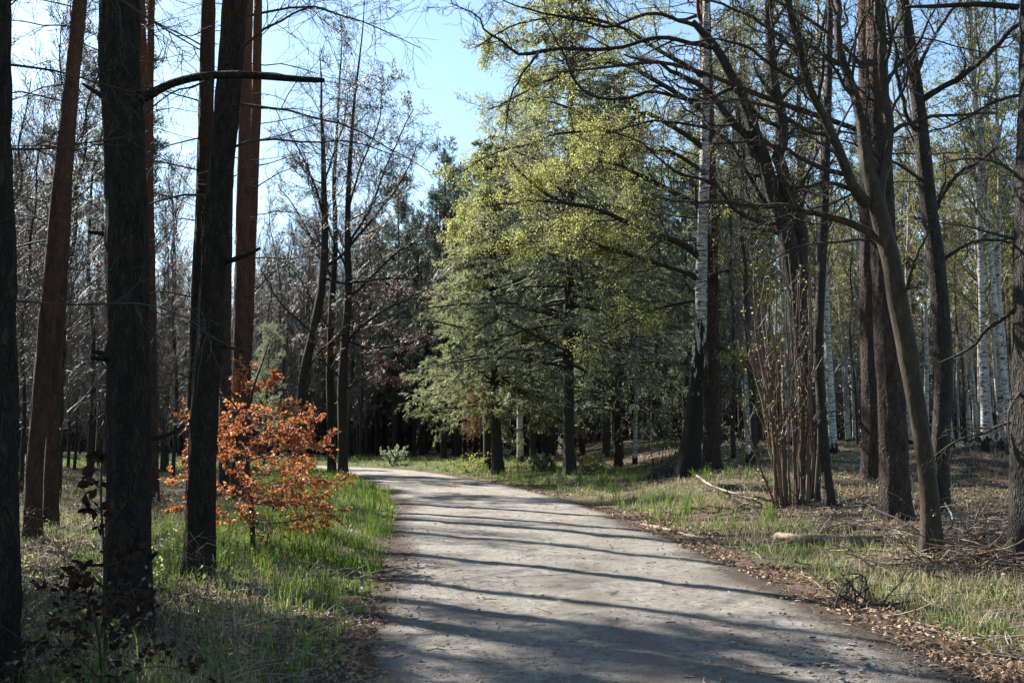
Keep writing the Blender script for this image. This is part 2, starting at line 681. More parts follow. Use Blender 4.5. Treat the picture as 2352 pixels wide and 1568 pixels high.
    def blades(self, p, h, w, rng, mi=0, lean=.5):
        n = len(p)
        a = rng.uniform(0, 2 * np.pi, n)
        out = np.stack([np.cos(a), np.sin(a), np.zeros(n)], 1)
        a2 = rng.uniform(0, 2 * np.pi, n)
        side = np.stack([np.cos(a2), np.sin(a2), np.zeros(n)], 1)
        ln = rng.uniform(.05, 1, n)[:, None] * lean
        h = h[:, None]
        w = np.broadcast_to(w, (n,))[:, None]
        mid = p + UP * h * .6 + out * h * ln * .35
        tip = p + UP * h * (1 - .3 * ln) + out * h * ln * 1.0
        V = np.stack([p - side * w * .5, p + side * w * .5, mid + side * w * .4, mid - side * w * .4, tip], 1)
        b = np.arange(n)[:, None] * 5
        self.add(V, b + [0, 1, 2, 3], mi)
        self.F.append((b + [3, 2, 4] + (self.n - n * 5), mi))


def grow(P, R, m, t0, t1, ang, length, k, rng, wig=.25, up=0.1, rr=.5, fall=.4, rmin=.002, flat=0.0, angv=.25, tip=.3, face=None):
    """m side branches on each parent polyline."""
    n, kp, _ = P.shape
    t = t0 + (t1 - t0) * (np.arange(m)[None, :] + rng.uniform(0, 1, (n, m))) / m
    x = t * (kp - 1)
    i = np.clip(x.astype(int), 0, kp - 2)
    f = (x - i)[..., None]
    ar = np.arange(n)[:, None]
    p0 = P[ar, i] * (1 - f) + P[ar, i + 1] * f
    tg = norm(P[ar, i + 1] - P[ar, i])
    r0 = np.maximum((R[ar, i] * (1 - f[..., 0]) + R[ar, i + 1] * f[..., 0]) * rr * rng.uniform(.7, 1.2, (n, m)), rmin)
    rnd = rng.normal(size=(n, m, 3))
    if flat > 0:
        rnd[..., 2] *= (1 - flat)
    if face is not None:
        rnd = rnd + face
    perp = norm(rnd - (rnd * tg).sum(-1, keepdims=True) * tg)
    a = ang * rng.uniform(1 - angv, 1 + angv, (n, m))[..., None]
    d = norm(np.cos(a) * tg + np.sin(a) * perp)
    L = np.broadcast_to(length, (n,))[:, None] * (1 - fall * (t - t0) / max(t1 - t0, 1e-6)) * rng.uniform(.6, 1.3, (n, m))
    p0 = p0.reshape(-1, 3)
    d = d.reshape(-1, 3)
    L = L.reshape(-1)
    r0 = r0.reshape(-1)
    N = len(p0)
    Q = np.zeros((N, k, 3))
    Q[:, 0] = p0
    for q in range(1, k):
        d = norm(d + wig * rng.normal(size=(N, 3)) + up * UP)
        Q[:, q] = Q[:, q - 1] + d * (L / (k - 1))[:, None]
    RR = r0[:, None] * np.linspace(1, tip, k)[None, :]
    return Q, np.maximum(RR, rmin * .7)


def along(P, m, rng, t0=.0, t1=1.0):
    """m random points on each polyline with the tangent there."""
    n, k, _ = P.shape
    x = rng.uniform(t0, t1, (n, m)) * (k - 1)
    i = np.clip(x.astype(int), 0, k - 2)
    f = (x - i)[..., None]
    ar = np.arange(n)[:, None]
    p = P[ar, i] * (1 - f) + P[ar, i + 1] * f
    return p.reshape(-1, 3), norm(P[ar, i + 1] - P[ar, i]).reshape(-1, 3)


def trunk_tube(mb, P, R, sides, step, seed, amp=.05, mi=0, flare=.35, fh=.35, fine=.03):
    """bark-rough tapering trunk along a polyline of points and radii."""
    P = np.asarray(P, float)
    Ltot = np.linalg.norm(np.diff(P, axis=0), axis=1).sum()
    n = int(max(12, min(420, Ltot / step)))
    Q = catmull(np.c_[P, R], n)
    P, R = Q[:, :3], Q[:, 3]
    s = np.linspace(0, Ltot, n)
    ang = np.arange(sides) / sides
    a2, s2 = np.meshgrid(ang, s)
    # periodic noise round the trunk
    cx, sx_ = np.cos(a2 * 2 * np.pi), np.sin(a2 * 2 * np.pi)
    big = vnoise(cx * 1.3 + 9 + seed, sx_ * 1.3 + s2 * .8 + seed, seed) + vnoise(cx * 1.1 - s2 * .6, sx_ * 1.1 + 31, seed + 5) - 1
    rad = np.maximum(R[0], .01)
    fr = vnoise(a2 * sides * .5, s2 / max(step * 4, .05), seed + 2) - .5
    RR = R[:, None] * (1 + amp * 1.6 * big) + rad * fine * 2.2 * fr
    fl = flare * np.exp(-s2 / fh) * (1 + .5 * np.sin(a2 * 2 * np.pi * 5 + seed) + .4 * np.sin(a2 * 2 * np.pi * 3 + seed * 2))
    RR = RR + R[0] * fl
    mb.tubes(P[None], RR[None], sides, mi)
    return P, R


def thing(name, label, cat, loc, group=None):
    o = bpy.data.objects.new(name, None)
    o.empty_display_size = .2
    o.location = loc
    COL.objects.link(o)
    o['label'] = label
    o['category'] = cat
    if group:
        o['group'] = group
    return o


def tag(o, label, cat, group=None):
    o['label'] = label
    o['category'] = cat
    if group:
        o['group'] = group
    return o


def copy_tree(src, loc, rot, sc, label=None, group=None):
    o = src.copy()
    COL.objects.link(o)
    o.location = loc
    o.rotation_euler = (0, 0, rot)
    o.scale = (sc, sc, sc)
    if label:
        o['label'] = label
    if group:
        o['group'] = group
    for ch in src.children:
        c = ch.copy()
        c.parent = o
        COL.objects.link(c)
    return o


def stuff(o, label=None, cat=None):
    o['kind'] = 'stuff'
    if label:
        o['label'] = label
        o['category'] = cat
    return o


# ------------------------------------------------------------------ ground and road
def grass_amount(x, y):
    d, s = road_d(x, y)
    left = s <= 0
    n = fbm(x * .35, y * .35, 41)
    n2 = fbm(x * 1.1, y * 1.1, 47)
    verge_l = ss(-.3, .05, d) * (1 - ss(2.3, 4.2, d)) * (.2 + .8 * ss(.36, .56, n2)) * (.14 + .86 * ss(8.5, 14, y))
    wood_l = ss(1.5, 3.5, d) * .34 * ss(.46, .62, n2 * .6 + n * .4)
    far = ss(28, 38, y) * ss(.1, .6, d) * (1 - ss(4, 8, d)) * .9
    lawn_r = ss(.1, .8, d) * (1 - ss(1.5, 2.6, d)) * ss(.36, .5, n2 * .5 + n * .5) * .95
    wood_r = ss(3, 5, d) * .12 * ss(.5, .65, n) + ss(19, 24, y) * ss(1.0, 2.0, d) * (1 - ss(6, 9, d)) * .3
    bend = ss(52, 56, y) * (1 - ss(60, 66, y)) * .7
    return np.clip(np.where(left, np.maximum(verge_l, wood_l), np.maximum(lawn_r, wood_r)) + far + bend, 0, 1) * ss(-.3, .02, d)


def make_ground():
    u = np.linspace(-1, 1, 321)
    X = np.sign(u) * (np.abs(u) * 14 + np.abs(u) ** 5 * 386)
    v = np.linspace(0, 1, 361)
    Yv = -12 + v * 72 + v ** 7 * 560
    gx, gy = np.meshgrid(X, Yv)
    h = height(gx.ravel(), gy.ravel())
    far = ss(70, 200, np.hypot(gx, gy).ravel())
    h = h * (1 - far) + far * .8
    nb, na = gx.shape
    V = np.stack([gx.ravel(), gy.ravel(), h], 1)
    i = np.arange(nb - 1)[:, None] * na + np.arange(na - 1)[None, :]
    f = np.stack([i, i + 1, i + na + 1, i + na], -1).reshape(-1, 4)
    mb = MB()
    mb.add(V, f)
    o = mb.build('ground', M['soil'])
    o['kind'] = 'structure'
    a = o.data.attributes.new('moss', 'FLOAT', 'POINT')
    a.data.foreach_set('value', grass_amount(gx.ravel(), gy.ravel()).astype(np.float32))


def make_road():
    m = 97
    w = np.linspace(-1, 1, m)
    C = catmull(RC, 1500)
    T = norm(np.gradient(C[:, :2], axis=0))
    Nn = np.stack([T[:, 1], -T[:, 0]], 1)
    s = np.arange(len(C)) * .125
    rag = .16 * (fbm(s * .9, s * 0 + 3, 5) - .5) * 2
    rag2 = .16 * (fbm(s * .9, s * 0 + 77, 6) - .5) * 2
    off = w[None, :] * (C[:, 2:3] + .12) + np.where(w[None, :] > 0, np.abs(w[None, :]) ** 6 * rag[:, None], -np.abs(w[None, :]) ** 6 * rag2[:, None])
    X = C[:, None, 0] + Nn[:, None, 0] * off
    Y = C[:, None, 1] + Nn[:, None, 1] * off
    prof = .01 * np.cos(w * np.pi) - .014 * np.exp(-((np.abs(w) - .45) / .13) ** 2)
    Z = .012 + prof[None, :] + .022 * (fbm(X * .9, Y * .9, 71) - .5) + .016 * (vnoise(X * 5, Y * 5, 72) - .5) + .014 * (vnoise(X * 13, Y * 13, 73) - .5) * ss(.2, .7, fbm(X * .7, Y * .7, 74))
    Z = Z - .06 * np.abs(w[None, :]) ** 10
    n = len(C)
    V = np.stack([X.ravel(), Y.ravel(), Z.ravel()], 1)
    i = np.arange(n - 1)[:, None] * m + np.arange(m - 1)[None, :]
    f = np.stack([i, i + 1, i + m + 1, i + m], -1).reshape(-1, 4)
    mb = MB()
    mb.add(V, f)
    o = mb.build('gravel_road', M['road'])
    o['kind'] = 'structure'
    aw = np.abs(w)[None, :]
    e = ss(.62, 1.02, aw) + .38 * np.exp(-(w / .16) ** 2)[None, :] * ss(.35, .65, fbm(X * 1.3, Y * .5, 97)) - .15 * np.exp(-((np.abs(w) - .45) / .13) ** 2)[None, :]
    right_near = ss(.35, .9, w)[None, :] * (1 - ss(9, 14, Y)) * .45
    e = np.clip(e + right_near + .35 * ss(.55, .7, fbm(X * .5, Y * .5, 90)), 0, 1)
    a = o.data.attributes.new('edge', 'FLOAT', 'POINT')
    a.data.foreach_set('value', e.ravel().astype(np.float32))


make_ground()
make_road()


# ------------------------------------------------------------------ tree kit
def px_trunk(pts, extra_h=None, Y=None):
    """pts: (px,py,width_px) from the base upward.  Returns base, points, radii in world space."""
    b = ground(pts[0][0], pts[0][1]) if Y is None else at(pts[0][0], pts[0][1], Y)
    Yb = b[1]
    P = [at(p[0], p[1], Yb) for p in pts]
    R = [p[2] / 2 * Yb / F for p in pts]
    P[0] = b
    P = np.array(P)
    R = np.array(R)
    low = b + np.array([0, 0, -.25]) - (P[1] - P[0]) * np.array([1, 1, 0]) * .02
    P = np.vstack([low, P])
    R = np.r_[R[0], R]
    if extra_h is not None and P[-1, 2] - b[2] < extra_h:
        d = norm(P[-1] - P[-2])
        d = norm(d * np.array([.6, .6, 1]))
        top = extra_h - (P[-1, 2] - b[2])
        e1 = P[-1] + d * top * .5 / d[2]
        e2 = P[-1] + d * top / d[2]
        e1[1] += .2
        R = np.r_[R, R[-1] * .62, R[-1] * .16]
        P = np.vstack([P, e1, e2])
    return b, P, R


def pine_crown(mb, P, R, rng, z0, n, blen, nshoot=9, nneed=16, nl=.16, nw=.02, mi_b=0, mi_n=1, up=.12, sub=5, droop=0):
    """live Scots-pine crown on the part of the trunk above fraction z0."""
    PP, RR = P[None], R[None]
    B, BR = grow(PP, RR, n, z0, .99, 1.15, blen, 7, rng, wig=.22, up=up, rr=.42, fall=.65, rmin=.012)
    mb.tubes(B, BR, 5, mi_b)
    S, SR = grow(B, BR, nshoot, .3, 1, .75, blen * .3, 4, rng, wig=.22, up=.15 - droop, rr=.5, rmin=.006, fall=.3)
    mb.tubes(S, SR, 3, mi_b)
    S2, SR2 = grow(S, SR, sub, .25, 1, .7, blen * .12, 3, rng, wig=.2, up=.2 - droop, rr=.6, rmin=.004, fall=.2)
    mb.tubes(S2, SR2, 3, mi_b)
    p, t = along(S2, nneed, rng, .1, 1)
    mb.needles(p, t + rng.normal(size=t.shape) * .55, nl * rng.uniform(.7, 1.2, len(p)), nw, rng, mi_n)


def dead_branch(P, R, t, side, L, rng, k=9, mi=0, rise=.1, rad=None, twigs=7, droop=-.06, depth=None):
    """one bare dead branch at fraction t of the trunk, pointing to side (+1 right)."""
    i = int(t * (len(P) - 1))
    p = P[i]
    dd = rng.uniform(-.9, .9) if depth is None else depth
    d = norm(np.array([side, dd, rise]))
    Q = [p + d * R[i] * .4]
    st = L / (k - 1)
    for _ in range(k - 1):
        d = norm(d + rng.normal(size=3) * .13 + np.array([0, 0, droop]))
        Q.append(Q[-1] + d * st)
    Q = np.array(Q)
    r0 = rad or max(.009, R[i] * .12)
    mb = MB()
    BR = r0 * np.linspace(1, .25, k)
    mb.tubes(Q, BR, 6, mi)
    if twigs:
        T, TR = grow(Q[None], BR[None], twigs + 4, .15, .98, .8, L * .36, 6, rng, wig=.24, up=-.04, rr=.5, fall=.4, rmin=.004)
        mb.tubes(T, TR, 3, mi)
        T2, TR2 = grow(T, TR, 5, .15, 1, .75, L * .16, 4, rng, wig=.25, up=-.02, rr=.6, rmin=.003)
        mb.tubes(T2, TR2, 3, mi)
    return mb


def near_pine(label, pts, Ht, bark, seed, deads=(), stubs=(), crown_n=26, blen=3.0, name='pine_tree', amp=.05, sides=44, Y=None, fine=.055):
    rng = np.random.default_rng(seed)
    b, P, R = px_trunk(pts, Ht, Y)
    root = thing(name, label, 'tree', b)
    mb = MB()
    P, R = trunk_tube(mb, P, R, sides, .0045 * b[1] + .012, seed, amp, flare=.5, fh=.28, fine=fine)
    mb.build('trunk', M[bark], root, b)
    cb = MB()
    pine_crown(cb, P, R, rng, .66, crown_n, blen, 8, 20, .15, .016)
    cb.build('crown', [M['pine_red'], M['needle_pine']], root, b)
    zs = P[:, 2] - CAMZ
    pys = 1000 - zs / b[1] * F        # approximate photo row of each ring
    for (py, side, L, kw) in deads:
        t = np.argmin(np.abs(pys - py)) / (len(P) - 1)
        dead_branch(P, R, t, side, L, rng, **kw).build('dead_branch', M['twig_dark'], root, b)
    for pl in stubs:                  # hand-placed stubs: photo polylines with widths
        Q = np.array([at(a, c, b[1] + (q[0] if q else 0)) for a, c, w, *q in pl])
        rr = np.array([w / 2 * b[1] / F for a, c, w, *q in pl])
        C = catmull(np.c_[Q, rr], 22)
        sb = MB()
        nz = 1 + .12 * (vnoise(np.arange(22)[:, None] * .9, np.arange(8)[None, :] * 1.3, seed) - .5) * 2
        sb.tubes(C[None, :, :3], (C[:, 3:4] * nz)[None], 8)
        e = len(sb.V[0]) - 8
        sb.F.append((np.array([[e + q for q in range(8)]]), 0))
        sb.build('branch', M[bark], root, b)
    return root, P, R, b


def rand_deads(rng, y0, y1, n, L0, L1, side=None, twigs=7):
    out = []
    for k in range(n):
        py = y0 + (y1 - y0) * (k + rng.uniform(.1, .9)) / n
        s = side if side is not None else (1 if rng.random() < .5 else -1)
        out.append((py, s, rng.uniform(L0, L1), dict(twigs=twigs, rise=rng.uniform(-.1, .45), droop=rng.uniform(-.12, .02))))
    return out


R0 = np.random.default_rng(7)
# ---- left foreground pines
near_pine('dark pine trunk cut by the left edge of the photo, nearest of all', [(-18, 1660, 118), (-16, 1300, 112), (-20, 700, 106), (-26, 0, 100)], 17, 'pine_dark', 11,
          deads=[(690, 1, 1.7, dict(twigs=3, rise=.35, droop=-.09, depth=.1, rad=.008)), (330, 1, .8, dict(twigs=9, rise=.3, rad=.009)), (120, 1, .9, dict(twigs=9, rise=.2, rad=.009)), (-100, 1, 1.4, dict(twigs=9, rise=.1))], crown_n=18)
near_pine('thick dark pine with a long broken limb reaching right, beside the left verge', [(297, 1468, 104), (295, 1300, 98), (296, 900, 96), (290, 500, 94), (281, 230, 92), (274, 0, 88)], 18, 'pine_dark', 12,
          stubs=[[(312, 232, 34), (350, 214, 22, -.1), (400, 190, 20, -.2), (470, 175, 19, -.3), (560, 172, 18, -.4), (660, 180, 16, -.45), (744, 185, 11, -.5)],
                 [(255, 232, 16), (225, 215, 12, .1), (190, 193, 6, .15)], [(262, 542, 14), (235, 536, 11), (204, 533, 7)], [(262, 822, 13), (232, 811, 12), (212, 806, 9)],
                 [(262, 832, 13), (238, 824, 12, -.1), (210, 822, 10, -.2)], [(330, 1298, 12), (348, 1280, 10), (360, 1268, 8)], [(265, 1305, 9), (230, 1297, 7), (180, 1300, 4)],
                 [(330, 1010, 12), (380, 1000, 10, .1), (425, 977, 6, .2)]],
          deads=rand_deads(R0, -250, -900, 6, 1.2, 2.2), crown_n=20, sides=60, amp=.04)
near_pine('straight dark pine immediately left of the copper beech sapling', [(459, 1338, 68), (461, 1200, 64), (468, 1000, 62), (480, 800, 60), (492, 600, 60), (508, 400, 59), (525, 200, 58), (540, 0, 56)], 19, 'pine_dark', 13,
          stubs=[[(505, 607, 12), (560, 588, 12, -.1), (597, 570, 6, -.2)], [(500, 795, 9), (540, 800, 7), (560, 808, 4)], [(485, 640, 12), (470, 622, 10), (455, 605, 4)]],
          deads=[(330, 1, 2.2, dict(twigs=9, rise=.35)), (215, 1, 2.6, dict(twigs=9, rise=.2, droop=-.1)), (110, 1, 2.4, dict(twigs=10, rise=.3)), (10, 1, 2.5, dict(twigs=10, rise=.5)),
                 (150, -1, 1.8, dict(twigs=8, rise=.3)), (450, -1, 1.3, dict(twigs=6, rise=.3)), (900, 1, .5, dict(twigs=2, rise=-.1)), (-150, 1, 2.8, dict(twigs=10, rise=.1))] + rand_deads(R0, -250, -1000, 5, 1.4, 2.4), sides=52)
near_pine('slim dark pine hugging the left flank of the straight pine', [(446, 1205, 40), (447, 1000, 36), (452, 850, 36), (461, 600, 36), (470, 400, 35), (479, 0, 33)], 18, 'pine_dark', 14,
          deads=[(500, -1, 1.6, dict(twigs=7, rise=.35)), (620, -1, 1.4, dict(twigs=5, rise=.5)), (380, -1, 2.2, dict(twigs=8, rise=.5)), (220, -1, 2.4, dict(twigs=9, rise=.3)), (90, -1, 2.6, dict(twigs=9, rise=.5)), (690, -1, 1.0, dict(twigs=4, rise=.4)), (880, -1, 1.2, dict(twigs=4, rise=.4)), (300, -1, 2.4, dict(twigs=9, rise=-.1))])
near_pine('leaning red-barked pine, left one of the close pair near the left edge', [(74, 1243, 40), (80, 1080, 36), (100, 830, 37), (122, 600, 37), (142, 400, 36), (165, 180, 33), (183, 0, 30)], 19, 'pine_red', 15,
          deads=rand_deads(R0, 700, -200, 9, 1.4, 2.8))
near_pine('red-barked pine standing just behind the leaning one near the left edge', [(115, 1212, 33), (120, 1000, 30), (128, 800, 30), (142, 600, 29), (153, 400, 28), (168, 200, 26), (188, 0, 23)], 20, 'pine_red', 16,
          deads=rand_deads(R0, 600, -200, 8, 1.6, 3.0))
near_pine('slender reddish pine half hidden behind the thick dark pine', [(352, 1160, 27), (350, 1000, 25), (346, 700, 24), (340, 400, 23), (332, 200, 21), (323, 0, 19)], 21, 'pine_red', 17,
          deads=rand_deads(R0, 700, -150, 12, 1.6, 3.2), crown_n=9, blen=1.9)
near_pine('thin reddish pine peeping out right of the thick dark pine near the top', [(345, 1135, 20), (345, 700, 18), (344, 350, 17), (346, 100, 16), (348, 0, 15)], 21, 'pine_red', 18,
          deads=rand_deads(R0, 500, -150, 8, 1.6, 3.0, side=1), crown_n=9, blen=1.9)
near_pine('orange-barked pine rising behind the copper beech sapling', [(546, 1152, 36), (548, 1000, 34), (552, 800, 32), (557, 500, 31), (562, 300, 29), (569, 0, 25)], 21, 'pine_red', 19,
          deads=[(120, 1, 3.5, dict(twigs=11, rise=.35)), (230, 1, 3.2, dict(twigs=10, rise=.1)), (320, 1, 3.4, dict(twigs=10, rise=.3)), (450, 1, 2.6, dict(twigs=8, rise=.3)), (600, 1, 2.0, dict(twigs=6, rise=.2)), (690, 1, 2.8, dict(twigs=7, rise=.25, droop=-.1))] + rand_deads(R0, 500, -200, 5, 2, 3.4))
near_pine('orange-barked pine furthest right of the left group, against the sky gap', [(560, 1125, 28), (562, 900, 26), (570, 700, 26), (580, 450, 25), (588, 250, 23), (593, 0, 19)], 22, 'pine_red', 20,
          deads=[(60, 1, 3.8, dict(twigs=11, rise=.45)), (150, 1, 4.0, dict(twigs=11, rise=.3)), (260, 1, 3.6, dict(twigs=11, rise=.1)), (370, 1, 3.4, dict(twigs=9, rise=.3)), (-60, 1, 4.0, dict(twigs=11, rise=.3)), (480, 1, 2.6, dict(twigs=8, rise=.2))])
near_pine('brownish pine squeezed between the straight pine and the orange pines', [(516, 1140, 28), (517, 900, 26), (520, 600, 25), (528, 300, 24), (545, 0, 22)], 20, 'pine_brown', 21, deads=rand_deads(R0, 500, -150, 5, 1.5, 2.6), crown_n=9, blen=1.9)
# ---- right-hand pines
near_pine('brown pine with coarse scaly bark behind the bent smooth tree', [(2056, 1194, 70), (2054, 1100, 64), (2047, 900, 60), (2036, 700, 57), (2025, 450, 53), (2016, 200, 48), (2009, 0, 43)], 20, 'pine_brown', 22,
          stubs=[[(2005, 310, 13), (1895, 272, 13, .1), (1763, 226, 13, .2), (1672, 190, 12, .3), (1596, 162, 11, .4), (1511, 143, 9, .5), (1420, 152, 7, .6), (1325, 162, 5, .7), (1262, 167, 3, .8)],
                 [(2008, 185, 10), (1930, 100, 9, .2), (1850, 40, 8, .4), (1760, -10, 6, .5)]],
          deads=rand_deads(R0, 560, -250, 9, 1.6, 3.2), crown_n=18, sides=52)
near_pine('dark pine standing left of and behind the scaly brown pine', [(2005, 1102, 48), (2002, 900, 45), (1998, 700, 44), (1996, 450, 42), (1992, 200, 38), (1988, 0, 34)], 20, 'pine_brown', 23, deads=rand_deads(R0, 500, -200, 8, 1.6, 3.0), crown_n=18)
near_pine('dark reddish pine right behind the big old birch', [(1634, 1078, 42), (1634, 950, 38), (1633, 700, 36), (1628, 400, 32), (1622, 150, 28), (1618, 0, 25)], 21, 'pine_brown', 24,
          deads=rand_deads(R0, 600, -100, 8, 2.0, 4.0, side=-1), crown_n=20)
near_pine('dark trunk cut by the right edge of the photo, grey furrowed bark', [(2366, 1288, 92), (2364, 1100, 80), (2366, 800, 78), (2372, 400, 74), (2380, 0, 70)], 17, 'bark_grey', 25,
          stubs=[[(2340, 17, 16), (2250, 10, 14, .1), (2160, 14, 11, .2), (2080, 16, 7, .3)], [(2330, 712, 9), (2300, 735, 9, .1), (2262, 760, 8, .2), (2240, 790, 7, .3), (2200, 815, 6, .4), (2160, 832, 4, .5)]],
          deads=[(890, -1, 1.1, dict(twigs=7, rise=-.5)), (950, -1, 1.2, dict(twigs=6, rise=-.6)), (560, -1, 1.0, dict(twigs=8, rise=.3)), (420, -1, 1.4, dict(twigs=9, rise=.3)), (200, -1, 1.6, dict(twigs=10, rise=.3))], crown_n=14, name='dark_tree')


# ------------------------------------------------------------------ broadleaved trees with hand-set limbs
def limb_tree(name, label, trunk, limbs, seed, bark, twig, Ht=None, l1=9, l2=7, l3=4, leaf=None, nleaf=0, lsize=.05, brlen=.35, cat='tree', sides=40, trunk_branches=0,
              up=.05, spread=.35, limb_bark=None, lw=1.0, tw=1.0, leaf_z=None, amp=.06, droop3=0, flare=.35, tb=(.45, .98, 1.6)):
    rng = np.random.default_rng(seed)
    b, P, R = px_trunk(trunk, Ht)
    root = thing(name, label, cat, b)
    mb = MB()
    P, R = trunk_tube(mb, P, R, sides, .004 * b[1] + .012, seed, amp, flare=flare)
    mb.build('trunk', M[bark], root, b)
    cb = MB()
    par = []
    for pl in limbs:
        dz = rng.uniform(-spread, spread)
        n = len(pl)
        Q = np.array([at(a, c, b[1] + dz * 2.2 * k / (n - 1) * (1.6 if n > 4 else 1)) for k, (a, c, w) in enumerate(pl)])
        rr = np.array([w / 2 * b[1] / F * lw for a, c, w in pl])
        # continue the limb beyond the picture edge with a taper
        C = catmull(np.c_[Q, rr], 26)
        C[:, :3] += (fbm(np.arange(26)[:, None] * .45, np.arange(3)[None, :] * 7.7 + seed, seed, 2) - .5) * rr.mean() * 2.2
        C[0, :3] = Q[0]
        lb = MB()
        nz = 1 + .14 * (vnoise(np.arange(26)[:, None] * .8, np.arange(9)[None, :] * 1.1, seed) - .5) * 2
        lb.tubes(C[None, :, :3], (C[:, 3:4] * nz)[None], 9)
        lb.build('limb', M[limb_bark or bark], root, b)
        par.append((C[None, :, :3], C[None, :, 3]))
    segs = []
    for C, CR in par:
        L = np.linalg.norm(np.diff(C[0], axis=0), axis=1).sum()
        m = max(3, int(l1 * L / 3))
        B, BR = grow(C, CR, m, .12, 1, .8, brlen * min(L, 5.0), 8, rng, wig=.2, up=up, rr=.45, fall=.45, rmin=.006)
        segs.append((B, BR))
    if trunk_branches:
        B, BR = grow(P[None], R[None], trunk_branches, tb[0], tb[1], .9, tb[2], 8, rng, wig=.2, up=up, rr=.3, fall=.3, rmin=.008)
        segs.append((B, BR))
    for B, BR in segs:
        cb.tubes(B, BR, 5)
        S, SR = grow(B, BR, l2, .15, 1, .75, np.linalg.norm(np.diff(B, axis=1), axis=2).sum(1) * .42, 5, rng, wig=.24, up=up * .6, rr=.5, rmin=.006 * tw)
        cb.tubes(S, SR, 3)
        T, TR = grow(S, SR, l3, .2, 1, .7, np.linalg.norm(np.diff(S, axis=1), axis=2).sum(1) * .6, 4, rng, wig=.25, up=-droop3, rr=.6, rmin=.0045 * tw)
        cb.tubes(T, TR, 3)
        if nleaf:
            p, t = along(T, nleaf, rng)
            if leaf_z:
                keep = leaf_z(p, rng)
                p, t = p[keep], t[keep]
            p = p + rng.normal(size=p.shape) * .06
            cb.leaves(p, t * .6 + rng.normal(size=t.shape) * .6 + np.array([0, 0, -.35]), lsize * rng.uniform(.45, 1.3, len(p)), rng, 1)
    cb.build('crown', [M[twig], M[leaf] if leaf else M[twig]], root, b)
    return root, b


# bent smooth tree on the right
limb_tree('bent_tree', 'bent smooth-barked tree with a curving trunk, on the right bank', [(2139, 1277, 50), (2137, 1200, 42), (2130, 1100, 39), (2116, 1000, 39), (2098, 890, 41), (2080, 780, 44), (2062, 690, 43), (2048, 600, 40), (2028, 523, 39), (2006, 428, 35), (1985, 330, 24)],
          [[(2003, 428, 30), (1981, 305, 25), (1951, 190, 22), (1927, 86, 19), (1922, 0, 17), (1910, -160, 12), (1890, -330, 5)],
           [(1990, 470, 30), (1960, 419, 24), (1913, 324, 21), (1880, 238, 18), (1846, 157, 16), (1818, 29, 14), (1770, -120, 9), (1740, -260, 4)],
           [(2030, 560, 24), (2008, 538, 19), (1951, 514, 17), (1842, 481, 14), (1723, 469, 11), (1600, 462, 8), (1505, 455, 4)],
           [(2015, 470, 34), (2034, 400, 26), (2036, 300, 24), (2032, 190, 21), (2022, 80, 18), (2012, -60, 14), (2005, -250, 6)],
           [(1940, 400, 13), (1880, 385, 11), (1800, 340, 9), (1730, 325, 7), (1640, 330, 4)],
           [(1905, 310, 12), (1850, 300, 9), (1780, 250, 8), (1700, 230, 6), (1600, 240, 3)],
           [(2060, 700, 14), (2085, 650, 10), (2105, 590, 7), (2140, 520, 4)],
           [(1860, 190, 11), (1800, 170, 9), (1720, 110, 7), (1640, 90, 5), (1540, 110, 3)],
           [(1840, 130, 11), (1760, 60, 8), (1660, 10, 6), (1560, -10, 4)],
           [(1970, 440, 12), (1900, 420, 9), (1830, 430, 7), (1760, 400, 5), (1680, 410, 3)]],
          31, 'bark_smooth', 'twig_dark', l1=11, l2=8, l3=5, brlen=.34, up=.04, sides=48, trunk_branches=0)
limb_tree('dark_forked_tree', 'dark upright tree leaning left behind the bent smooth tree', [(2156, 1184, 44), (2162, 1000, 40), (2168, 880, 40), (2160, 700, 40), (2145, 560, 38), (2130, 450, 36), (2112, 260, 32), (2092, 120, 28), (2075, 0, 25)],
          [[(2108, 238, 17), (2150, 210, 15), (2199, 181, 14), (2250, 140, 13), (2294, 100, 12), (2352, 40, 10), (2420, -60, 6)],
           [(2140, 500, 12), (2180, 420, 11), (2230, 380, 9), (2290, 340, 6)], [(2120, 330, 12), (2080, 260, 10), (2060, 160, 9), (2050, 40, 6)],
           [(2150, 610, 10), (2220, 560, 8), (2290, 550, 6), (2345, 560, 4)], [(2100, 180, 11), (2140, 90, 9), (2190, 20, 7), (2240, -60, 4)]],
          32, 'bark_grey', 'twig_dark', Ht=14, l1=9, l2=8, l3=5, brlen=.38, trunk_branches=14, tb=(.4, .98, 1.8))
